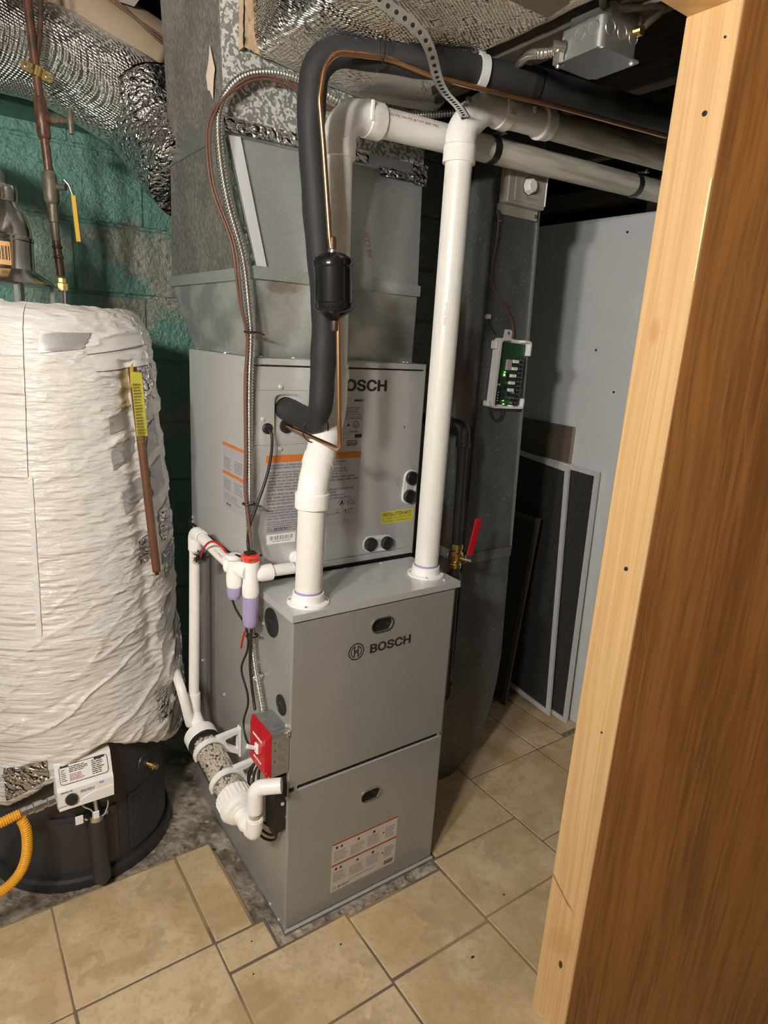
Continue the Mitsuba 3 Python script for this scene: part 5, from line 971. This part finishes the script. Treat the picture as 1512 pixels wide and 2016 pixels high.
ZB, ZM = (lambda d: np.interp(d, deg, zb)), (lambda d: np.interp(d, deg, zmax))
def bl(d, z, off):
    d, z = np.asarray(d, float), np.asarray(z, float); ss_ = np.clip((z - ZB(d)) / (ZM(d) - ZB(d)), 0, 1)
    r = RI(np.stack([d, ss_], -1)) + off; t = np.radians(d); r = r + 0.0012; return np.stack([HA[0] + r * np.cos(t), HA[1] + r * np.sin(t), z], -1)
def patch(c, mat, off=0.0022, n=70, label=None, part='tape', ragged=0.0):
    """four corners (degrees, z) in order; follows the blanket's surface"""
    c = np.asarray(c, float); u, v = np.meshgrid(np.linspace(0, 1, n), np.linspace(0, 1, n), indexing='ij')
    g = (1 - u)[..., None] * ((1 - v)[..., None] * c[0] + v[..., None] * c[3]) + u[..., None] * ((1 - v)[..., None] * c[1] + v[..., None] * c[2])
    if ragged:
        saw = ragged * (np.abs((v * 3.5) % 1 - 0.5)) * (u > 0.97); g[..., 0] -= saw
    add(wbk + '__' + part, grid_mesh(bl(g[..., 0], g[..., 1], off)), mat, True, label=label)
patch([(-104, 1.360), (-82, 1.372), (-76, 1.406), (-103, 1.402)], 'duct_tape', label='silver duct tape strip near the top', ragged=3.0, part='duct_tape')
patch([(-82, 1.360), (-40, 1.385), (-40, 1.428), (-77, 1.404)], 'blanket_tape', 0.004, part='white_tape')
patch([(-78, 1.325), (-36, 1.340), (-36, 1.384), (-78, 1.352)], 'blanket_tape', 0.005, part='white_tape')
patch([(-72.5, 1.186), (-60, 1.205), (-60, 1.238), (-72.5, 1.226)], 'duct_tape', part='duct_tape')
patch([(-72.5, 1.105), (-56, 1.140), (-56, 1.178), (-72.5, 1.150)], 'duct_tape', part='duct_tape')
patch([(-68, 1.000), (-54, 1.035), (-54, 1.078), (-69, 1.052)], 'duct_tape', part='duct_tape')
patch([(-48, 1.12), (-34, 1.15), (-34, 1.22), (-48, 1.19)], 'duct_tape', part='duct_tape')
patch([(-48, 1.02), (-32, 1.05), (-32, 1.12), (-48, 1.09)], 'duct_tape', part='duct_tape')
patch([(-52, 1.225), (-36, 1.25), (-30, 1.345), (-47, 1.33)], 'foil_tape', part='foil_tape')
patch([(-42, 0.90), (-26, 0.92), (-26, 1.01), (-44, 0.98)], 'foil_tape', part='foil_tape')
patch([(-40, 0.80), (-24, 0.82), (-24, 0.89), (-42, 0.87)], 'foil_tape', part='foil_tape')
patch([(-60, 0.860), (-52, 0.875), (-51, 0.94), (-59, 0.92)], 'foil_tape', part='foil_tape')
patch([(-52, 0.655), (-36, 0.715), (-34, 0.765), (-53, 0.695)], 'duct_tape', part='duct_tape')
patch([(-56, 0.425), (-46, 0.43), (-48, 0.530), (-57, 0.520)], 'foil_tape', part='foil_tape')
patch([(-46, 0.36), (-20, 0.33), (-18, 0.50), (-40, 0.50)], 'foil_tape', part='foil_tape')
patch([(-36, 0.55), (-18, 0.56), (-20, 0.68), (-34, 0.66)], 'foil_tape', part='foil_tape')
patch([(-150, 1.10), (-112, 1.10), (-110.5, 1.455), (-150, 1.455)], 'blanket_vinyl', 0.0025, n=110, part='overlap_flap')
patch([(-113, 0.74), (-110.5, 0.74), (-110.0, 1.10), (-112, 1.10)], 'blanket_tape', 0.002, part='white_tape')
# open seam with exposed fibre
patch([(-63, 1.22), (-57, 1.23), (-55, 1.345), (-62, 1.345)], 'fibre', 0.0005, part='open_seam', label='torn seam showing tan fibre')
patch([(-135, 0.300), (-112, 0.375), (-112, 0.43), (-133, 0.40)], 'foil_tape', part='foil_tape')
# gas control
gc = wh + '__gas_control'
gq = [(-0.437, 0.395, 0.300), (-0.312, 0.395, 0.300), (-0.312, 0.335, 0.300), (-0.437, 0.335, 0.300)]
prof = sg.Polygon([(0.395, 0.298), (0.340, 0.298), (0.330, 0.312), (0.330, 0.352), (0.338, 0.360), (0.356, 0.412), (0.395, 0.418)]).buffer(-0.004).buffer(0.004)
gm = prism(prof, 0.125); gm = put(gm, (-0.437, 0, 0), (0, 1, 0), (0, 0, 1))
add(gc, gm, 'grey_plastic' if False else 'white_plastic', 30, label='white gas control valve with black dial')
o, xd, yd = V(-0.437, 0.3365, 0.358), V(1, 0, 0), unit((0, 0.018, 0.052))
def ong(m): return put(m, o, xd, yd)
gl = rrect(0.108, 0.046, 0.008, 0.0625, 0.028)
add(gc + '__label', ong(prism(gl, 0.0008)), 'paper_white', label='printed instruction label')
add(gc + '__label_frame', ong(prism(gl.difference(gl.buffer(-0.0012)), 0.0013)), 'ink')
add(gc + '__label_print', [ong(put(lines(0.030, 0.010, 0.064, 0.027, 6, 41, 0.5, 0.001), V(0, 0, 0), (1, 0, 0), (0, 1, 0)))], 'dark_red_print')
each(gc + '__label_print', [ong(lines(0.030, 0.030, 0.072, 0.046, 4, 42, 0.5, 0.001)), ong(lines(0.080, 0.010, 0.108, 0.046, 8, 43, 0.5, 0.001)), ong(lines(0.012, 0.012, 0.024, 0.042, 7, 44, 0.4, 0.001))], 'ink')
each(gc + '__label_band', [ong(box((0.012, 0.0455, 0.0005), (0.030, 0.0500, 0.0014))), ong(box((0.086, 0.0455, 0.0005), (0.110, 0.0500, 0.0014)))], 'ink')
add(gc + '__dial', lathe([(0.0145, 0), (0.0145, 0.004), (0.0125, 0.009), (0.0105, 0.010), (0, 0.010)], (-0.408, 0.3305, 0.326), (0, -1, 0), 28), 'black_plastic', 30, label='black temperature dial')
add(gc + '__blue_light', box((-0.345, 0.3285, 0.345), (-0.335, 0.3305, 0.350)), 'primer', label='small violet indicator')
each(gc + '__print', [front(lines(-0.43, 0.345, -0.402, 0.350, 1, 61, 0.7, 0.0004), 0.3298), front(lines(-0.388, 0.334, -0.350, 0.342, 2, 62, 0.6, 0.0004), 0.3298)], 'grey_ink')
add(gc + '__lower_step', front(prism(sg.Polygon([(-0.436, 0.301), (-0.313, 0.301), (-0.313, 0.330), (-0.36, 0.328), (-0.385, 0.318), (-0.395, 0.308), (-0.436, 0.306)]), 0.004), 0.332), 'white_plastic')
each(gc + '__port', [box((-0.342, 0.332, 0.286), (-0.325, 0.350, 0.303), 0.002), box((-0.415, 0.336, 0.284), (-0.402, 0.350, 0.300), 0.002)], 'black_plastic')
for pts, mat, r in (([(-0.335, 0.34, 0.288), (-0.325, 0.345, 0.27), (-0.332, 0.355, 0.235), (-0.338, 0.362, 0.222)], 'grey_plastic', 0.0016), ([(-0.385, 0.345, 0.300), (-0.380, 0.345, 0.28), (-0.366, 0.352, 0.262), (-0.360, 0.362, 0.228)], 'grey_plastic', 0.0018), ([(-0.408, 0.342, 0.286), (-0.402, 0.345, 0.265), (-0.388, 0.352, 0.250), (-0.368, 0.362, 0.226)], 'black_plastic', 0.0020)):
    add(gc + '__lead', tube(spline(pts), r, 6), mat, True)
each(gc + '__lead_tag', [box((-0.402, 0.340, 0.238), (-0.384, 0.343, 0.262), 0.001), box((-0.360, 0.348, 0.232), (-0.346, 0.353, 0.252), 0.001)], 'paper_white')
add(gc + '__igniter_tube', cyl((-0.355, 0.352, 0.300), (-0.350, 0.360, 0.240), 0.0052, 12), 'steel', 30)
add(gc + '__inlet_fitting', [lathe([(0.010, 0), (0.012, 0.004), (0.012, 0.020), (0.010, 0.022), (0.010, 0.030), (0.0128, 0.031), (0.0128, 0.050), (0.0105, 0.052), (0.0105, 0.064), (0.0118, 0.066), (0.0118, 0.078), (0.009, 0.080)], (-0.437, 0.350, 0.325), (-1, -0.12, -0.04), 8)], 'steel')
add(wh + '__drain_valve', [lathe([(0.024, 0), (0.022, 0.004), (0.010, 0.006), (0.010, 0.014)], (hp(math.radians(-55), 0.226, 0.285)), (0.57, -0.82, 0), 20)], 'heater_jacket', 30)
add(wh + '__drain_valve__spout', lathe([(0.0075, 0.010), (0.0075, 0.022), (0.0105, 0.024), (0.0105, 0.036), (0.0075, 0.038), (0.0075, 0.044), (0.0048, 0.044)], (hp(math.radians(-55), 0.226, 0.285)), (0.57, -0.82, -0.05), 12), 'brass', 20)
hh_ = thing('yellow_gas_hose', 'yellow corrugated gas connector looping from the water heater valve off to the left', 'gas hose')
g0 = V(-0.437, 0.350, 0.325) + unit((-1, -0.12, -0.04)) * 0.079
hose = spline([g0, g0 + V(-0.035, -0.006, -0.003), g0 + V(-0.085, -0.020, -0.010), g0 + V(-0.15, -0.030, -0.028), g0 + V(-0.40, 0.10, -0.09), g0 + V(-0.80, 0.50, -0.10), g0 + V(-0.95, 0.79, -0.08)], 0.004)
add(hh_ + '__hose', ribbed(hose, 0.0108, 0.0052, 0.0013, 18, 4), 'yellow_hose', True)
hose = spline([(-1.30, 1.148, 0.12), (-1.15, 0.80, 0.08), (-0.90, 0.42, 0.09), (-0.70, 0.315, 0.125), (-0.60, 0.305, 0.150), (-0.545, 0.310, 0.170), (-0.518, 0.315, 0.205), (-0.508, 0.320, 0.250), (-0.508, 0.325, 0.288), (-0.515, 0.332, 0.312)], 0.004)
add(hh_ + '__hose', ribbed(hose, 0.0108, 0.0052, 0.0013, 18, 4), 'yellow_hose', True)
# relief tube and its tag
tp = thing('relief_tube', 'rust-brown relief discharge tube taped down the side of the white blanket', 'drain tube')
pt = [hp(math.radians(a), r, z) for a, r, z in ((-56.5, 0.245, 1.335), (-56.5, 0.262, 1.18), (-55.5, 0.274, 1.02), (-54.5, 0.286, 0.86), (-54.5, 0.288, 0.845))]
add(tp + '__tube', tube(spline(pt), 0.0098, 18), 'rusty_tube', True)
add(tp + '__end', cyl(pt[-1], pt[-1] + V(0, 0, -0.008), 0.0045, 10), 'black_plastic')
yt = thing('yellow_warning_tag', 'yellow paper warning tag hanging over the rusty relief tube', 'tag')
ta, tb = hp(math.radians(-58), 0.262, 1.325), hp(math.radians(-60), 0.283, 1.182)
m, _ = strip([ta, (ta + tb) / 2 + V(0, -0.003, 0), tb], (0.83, 0.5, 0.0), 0.032, 0.0008); add(yt + '__paper', m, 'yellow_paper')
add(yt + '__print', [put(lines(-0.0125, -0.090, 0.0125, 0.045, 20, 71, 0.5, 0.0004), (ta + tb) / 2 + V(-0.003, -0.0054, 0.004), unit((0.83, 0.5, 0)), unit(ta - tb))], 'olive_ink')
add(yt + '__fold', [put(prism(sg.Polygon([(0, 0), (0.012, 0.01), (0.010, 0.055), (0.002, 0.048)]), 0.0006), hp(math.radians(-62), 0.262, 1.290), (0.8, 0.5, 0.2), (0, 0, 1))], 'yellow_plastic')
# draft hood and flue
dh = thing('draft_hood', 'shiny metal draft hood with an orange sticker on top of the water heater', 'draft hood')
hc = V(-0.437, 0.600, 0)
add(dh + '__cone', lathe([(0.115, 1.498), (0.112, 1.503), (0.070, 1.530), (0.068, 1.533)], hc, (0, 0, 1), 48), 'chrome', 30)
add(dh + '__collar', lathe([(0.070, 1.528), (0.070, 1.588), (0.072, 1.590), (0.072, 1.597), (0.069, 1.600)], hc, (0, 0, 1), 48), 'chrome', 30)
add(dh + '__flue', lathe([(0.0695, 1.598), (0.069, 1.612), (0.064, 1.634), (0.054, 1.655), (0.045, 1.668), (0.047, 1.672), (0.047, 1.69), (0.045, 1.70)], hc, (0, 0, 1), 48), 'chrome', 30)
for a in (-20, -80, -140, 60, 150): add(dh + '__leg', hexa([hc + V(0.103 * math.cos(math.radians(a)) + dx, 0.103 * math.sin(math.radians(a)) + dy, 1.44) for dx, dy in ((-0.004, -0.002), (0.004, -0.002), (0.004, 0.002), (-0.004, 0.002))], [hc + V(0.103 * math.cos(math.radians(a)) + dx, 0.103 * math.sin(math.radians(a)) + dy, 1.503) for dx, dy in ((-0.004, -0.002), (0.004, -0.002), (0.004, 0.002), (-0.004, 0.002))]), 'zinc')
stk = []
aa = np.radians(np.linspace(-135, -76, 20)); zz2 = np.linspace(1.535, 1.582, 3); ta_, tz_ = np.meshgrid(aa, zz2, indexing='ij')
add(dh + '__sticker', grid_mesh(np.stack([hc[0] + 0.0706 * np.cos(ta_), hc[1] + 0.0706 * np.sin(ta_), tz_], -1)), 'orange_sticker', label='orange barcode sticker')
for i in range(9):
    a = math.radians(-92 + 1.7 * i); add(dh + '__sticker_bars', [box((-0.0006 - 0.0003 * (i % 3), -0.0002, 1.545), (0.0006, 0.0002, 1.573)).apply_transform(trimesh.transformations.rotation_matrix(a + math.pi / 2, (0, 0, 1))).apply_translation((hc[0] + 0.0709 * math.cos(a), hc[1] + 0.0709 * math.sin(a), 0))], 'ink') if i in (0, 2, 3, 5, 6, 8) else None
fe = thing('flue_elbow', 'dull grey corrugated flue elbow at the far left edge behind the draft hood', 'flue pipe')
add(fe + '__elbow', ribbed(spline([(-0.450, 0.605, 1.695), (-0.463, 0.63, 1.745), (-0.51, 0.69, 1.785), (-0.60, 0.76, 1.80), (-0.80, 0.95, 1.82), (-0.98, 1.148, 1.83)]), 0.040, 0.02, 0.002, 36, 4), 'zinc', True)
# copper water pipe with valves
wpk = thing('water_pipe', 'old copper water pipe with two valves dropping to the top of the water heater', 'water pipe')
ZX = lambda z: np.interp(z, [1.48, 1.55, 1.62, 1.76, 1.90, 2.26], [-0.2935, -0.2945, -0.3005, -0.306, -0.314, -0.336]); WY = 0.72
Wp = lambda z: V(ZX(z), WY, z)
add(wpk + '__upper_pipe', tube([Wp(z) for z in (2.26, 2.0, 1.9, 1.76)], 0.0098, 18), 'old_copper', True)
add(wpk + '__branch', tube(spline([(-0.300, 0.725, 2.26), (-0.300, 0.722, 2.12), (-0.306, 0.72, 2.05), (-0.316, 0.72, 2.0)]), 0.0058, 12), 'old_copper', True)
add(wpk + '__stop_valve', [lathe([(0.0105, 0), (0.0135, 0.004), (0.0150, 0.012), (0.0150, 0.030), (0.0170, 0.036), (0.0170, 0.052), (0.0150, 0.058), (0.0140, 0.082), (0.0105, 0.088)], Wp(1.835), unit(Wp(1.92) - Wp(1.835)), 20), cyl(Wp(1.880), Wp(1.880) + V(0.030, -0.030, -0.004), 0.0115, 16)], 'old_copper', 30)
vh = Wp(1.880) + V(0.022, -0.022, -0.003); vd = unit((1, -1, -0.15))
add(wpk + '__stop_valve__bonnet', lathe([(0.0125, 0), (0.0125, 0.010), (0.009, 0.014), (0.009, 0.022), (0.0055, 0.026), (0.0055, 0.040)], vh, vd, 8), 'weathered_bronze', 20)
he = vh + vd * 0.042
add(wpk + '__stop_valve__handle', [tube([he - V(0, 0.0, 0.026), he - V(0, 0, 0.010), he, he + V(0, 0, 0.012), he + V(0, 0, 0.027)], [0.0055, 0.0065, 0.0095, 0.0065, 0.0055], 12)], 'weathered_bronze', 30)
add(wpk + '__ball_valve', [lathe([(0.0110, 0), (0.0125, 0.002), (0.0125, 0.040), (0.0165, 0.046), (0.0175, 0.060), (0.0175, 0.090), (0.0160, 0.094), (0.0165, 0.100), (0.0130, 0.112), (0.0105, 0.114)], Wp(1.655), unit(Wp(1.77) - Wp(1.655)), 12), cyl(Wp(1.735), Wp(1.735) + V(0.030, -0.022, 0), 0.0075, 12)], 'weathered_bronze', 30)
lv = Wp(1.737) + V(0.034, -0.025, 0.004)
add(wpk + '__ball_valve__lever', [tube([lv + V(-0.008, 0.0, 0.010), lv + V(0.002, 0, 0.0), lv + V(0.010, -0.002, -0.024)], [0.004, 0.004, 0.003], 8)], 'steel', True)
add(wpk + '__ball_valve__lever_sleeve', hexa([lv + V(dx + 0.016, dy - 0.004, -0.125) for dx, dy in ((-0.0045, -0.0025), (0.0045, -0.0025), (0.0045, 0.0025), (-0.0045, 0.0025))], [lv + V(dx + 0.010, dy - 0.002, -0.022) for dx, dy in ((-0.0045, -0.0025), (0.0045, -0.0025), (0.0045, 0.0025), (-0.0045, 0.0025))]), 'yellow_plastic', label='yellow lever sleeve')
add(wpk + '__grey_nipple', tube([Wp(z) for z in (1.66, 1.615)], 0.0098, 18), 'weathered_bronze', True)
add(wpk + '__lower_pipe', tube([Wp(z) for z in (1.625, 1.53)], 0.0095, 18), 'old_copper', True)
for z in (1.577, 1.600): add(wpk + '__solder_ring', lathe([(0.0096, -0.004), (0.0118, -0.001), (0.0118, 0.001), (0.0096, 0.004)], Wp(z), (0, 0, 1), 18), 'old_copper', 30)
add(wpk + '__union_nut', [lathe([(0.0100, 0.034), (0.0125, 0.032), (0.0110, 0.028), (0.0115, 0.018), (0.0155, 0.016), (0.0155, 0.0), (0.011, 0.0)][::-1], Wp(1.500), (0, 0, 1), 8)], 'brass', 20)
add(wpk + '__dielectric_nipple', lathe([(0.0105, -0.045), (0.0105, -0.004), (0.0128, -0.003), (0.0128, 0.0)], Wp(1.500), (0, 0, 1), 18), 'steel', 30)
pcl = thing('pipe_clamp', 'brass two-screw pipe clamp on the copper pipe in front of the foil duct', 'pipe clamp')
pc0 = Wp(1.970) + V(0, -0.011, 0)
def onc(m): return put(m, pc0, unit((1, 0.1, -0.22)), unit((0.22, 0, 1)))
add(pcl + '__strap', [onc(prism(rrect(0.066, 0.021, 0.006).difference(sg.Point(-0.022, 0).buffer(0.003)), 0.0016)), onc(put(lathe([(0.0105, -0.0105), (0.012, -0.0105), (0.012, 0.0105), (0.0105, 0.0105)], (0, 0, 0), (0, 1, 0), 24), (0, 0, -0.003), (1, 0, 0), (0, 1, 0)))], 'brass', 30)
for dx in (-0.022, 0.022): add(pcl + '__screw', onc(lathe([(0.0055, 0.0015), (0.0052, 0.004), (0.004, 0.005), (0, 0.0052)], (dx, 0, 0), (0, 0, 1), 14)), 'steel', 30)

# ------------------------------------------------------------------ screens leaning on the right wall
def screen(label, c4, fw, ft, fmat, group=None):
    """c4: bottom front, bottom back, top back, top front corners"""
    k = thing('window_screen', label, 'window screen', group); a, b, c, d = (np.asarray(q, float) for q in c4); n = unit(np.cross(b - a, d - a)); n = n if n[0] < 0 else -n
    lerp = lambda u, v: (1 - u) * ((1 - v) * a + v * d) + u * ((1 - v) * b + v * c)
    wu, wv = fw / np.linalg.norm(b - a), fw / np.linalg.norm(d - a)
    for u0, v0, u1, v1 in ((0, 0, wu, 1), (1 - wu, 0, 1, 1), (0, 0, 1, wv), (0, 1 - wv, 1, 1)):
        q = [lerp(u0, v0), lerp(u1, v0), lerp(u1, v1), lerp(u0, v1)]
        q = [p + n * (0.0004 if v1 - v0 < 0.5 else 0) for p in q]
        add(k + '__frame_bar', hexa(q[::-1], [p + n * ft for p in q][::-1]) if False else hexa([p for p in q], [p + n * ft for p in q]), fmat)
    q = [lerp(wu * 0.7, wv * 0.7), lerp(1 - wu * 0.7, wv * 0.7), lerp(1 - wu * 0.7, 1 - wv * 0.7), lerp(wu * 0.7, 1 - wv * 0.7)]
    add(k + '__mesh', hexa([p + n * ft * 0.4 for p in q], [p + n * (ft * 0.4 + 0.0008) for p in q]), 'screen_mesh'); return k
screen('tall white framed window screen in front of its twin against the grey wall', [(1.345, 0.328, 0.004), (1.345, 0.90, 0.056), (1.374, 0.99, 1.058), (1.374, 0.420, 1.006)], 0.020, 0.010, 'screen_frame')
k = screen('rear white framed window screen nearest the door jamb, flat against the grey wall', [(1.370, 0.262, 0.0), (1.370, 0.84, 0.02), (1.386, 0.87, 1.03), (1.386, 0.295, 1.012)], 0.018, 0.010, 'screen_frame')
screen('short dark bronze window screen standing in front of the white ones', [(1.245, 0.480, -0.004), (1.245, 0.95, -0.004), (1.315, 0.95, 0.795), (1.315, 0.480, 0.795)], 0.020, 0.010, 'bronze_frame')
bo_ = thing('leaning_board', 'brown board with a pale edge standing behind the white window screens', 'board')
add(bo_ + '__sheet', hexa([(1.386, 0.435, 0.0), (1.398, 0.435, 0.0), (1.398, 1.05, 0.0), (1.386, 1.05, 0.0)], [(1.386, 0.445, 1.155), (1.398, 0.445, 1.155), (1.398, 1.05, 1.160), (1.386, 1.05, 1.160)]), 'board_brown')
add(bo_ + '__edge', hexa([(1.3855, 0.431, 0.0), (1.3985, 0.431, 0.0), (1.3985, 0.4345, 0.0), (1.3855, 0.4345, 0.0)], [(1.3855, 0.441, 1.155), (1.3985, 0.441, 1.155), (1.3985, 0.4445, 1.155), (1.3855, 0.4445, 1.155)]), 'kraft')

# ------------------------------------------------------------------ junction box under the joist
jb = thing('junction_box', 'square galvanized junction box hanging under the joist beside the door header', 'electrical box')
jx, jy = unit((1, -0.05, 0)), unit((0.05, 1, 0)); jo = V(0.384, -0.302, 1.900)
def onj(m): return put(m, jo, jx, jy)
add(jb + '__body', onj(prism(rrect(0.092, 0.094, 0.014), 0.046)), 'zinc', 30)
add(jb + '__cover', [onj(prism(rrect(0.098, 0.102, 0.006).difference(sg.Point(0.049, 0.051).buffer(0.008)).difference(sg.Point(-0.049, -0.051).buffer(0.008)), 0.0022).apply_translation((0, 0, -0.0022)))], 'zinc')
for c in (-0.028, 0.0, 0.028):
    for ax_, sgn in (((-1, 0), 1), ((0, -1), 1)):
        p = jo + jx * (ax_[0] * 0.046 + (c if ax_[0] == 0 else 0)) + jy * (ax_[1] * 0.047 + (c if ax_[1] == 0 else 0)) + V(0, 0, 0.030)
        add(jb + '__knockout', lathe([(0.0095, -0.0005), (0.0105, 0.0009), (0.0115, -0.0005)], p, jx * ax_[0] + jy * ax_[1], 24), 'zinc', 30)
for dx, dy in ((-0.040, 0.040), (0.040, -0.040)): add(jb + '__screw', screw_head(jo + jx * dx + jy * dy + V(0, 0, -0.0022), (0, 0, -1), 0.0035), 'screw_steel', 40)
add(jb + '__connector', [cyl(jo + jx * -0.046 + jy * 0.030 + V(0, 0, 0.02), jo + jx * -0.064 + jy * 0.042 + V(0, 0, 0.02), 0.010, 16), screw_head(jo + jx * -0.052 + jy * 0.036 + V(0, 0, -0.008), (0, 0, -1), 0.004), box(jo + V(-0.060, 0.030, -0.008), jo + V(-0.046, 0.044, 0.012), 0.002)], 'steel', 30)
add(jb + '__front_connector', [cyl(jo + jx * 0.030 + jy * -0.047 + V(0, 0, 0.038), jo + jx * 0.032 + jy * -0.060 + V(0, 0, 0.038), 0.008, 14), box(jo + V(0.022, -0.062, 0.030), jo + V(0.026, -0.058, 0.056))], 'brass')
add(jb + '__plate', box((0.355, -0.345, 1.946), (0.43, -0.262, 1.9675)), 'zinc')
jc = thing('junction_conduit', 'short ribbed steel conduit leaving the junction box towards the black line', 'electrical conduit')
add(jc + '__armour', ribbed(spline([jo + jx * -0.060 + jy * 0.040 + V(0, 0, 0.014), (0.322, -0.225, 1.918), (0.353, -0.170, 1.938), (0.425, -0.05, 1.962), (0.46, 0.06, 1.962), (0.50, 0.16, 1.955)], 0.003), 0.0074, 0.0068, 0.0011, 14, 5), 'conduit_steel', True)
cj = thing('joist_cable', 'old cloth cable stapled along the joist above the junction box', 'cable')
add(cj + '__cable', tube(spline([(0.42, -0.36, 1.945), (0.425, -0.38, 1.958), (0.415, -0.395, 1.962), (0.39, -0.365, 1.962), (0.36, -0.33, 1.964), (0.33, -0.345, 1.962), (0.30, -0.36, 1.97)]), 0.0055, 10), 'joist_wood', True)
add(cj + '__staple', box((0.388, -0.415, 1.9615), (0.40, -0.375, 1.966), 0.001), 'steel')

# ------------------------------------------------------------------ specks on the floor
for x, y, r, lb in ((0.354, -0.297, 0.0042, 'largest dark crumb on the tile left of the pine jamb foot'), (0.552, -0.204, 0.0030, 'dark crumb near the tile joint right of the furnace front corner'), (-0.055, 0.345, 0.0040, 'dark crumb on the tile corner below the pebble tube'), (-0.11, -0.06, 0.0022, 'tiny dark crumb just below the small cut tile'), (0.10, -0.10, 0.0028, 'small dark crumb on the tile in front of the furnace'), (-0.08, 0.02, 0.0022, 'tiny dark crumb on the small cut tile at the furnace corner')):
    k = thing('floor_speck', lb, 'crumb', 'dark crumbs on the floor tiles')
    b = trimesh.creation.icosphere(1, r); b.vertices *= (1.2, 0.7, 0.4); b.apply_translation((x, y, r * 0.35)); add(k + '__crumb', b, 'ink', True)
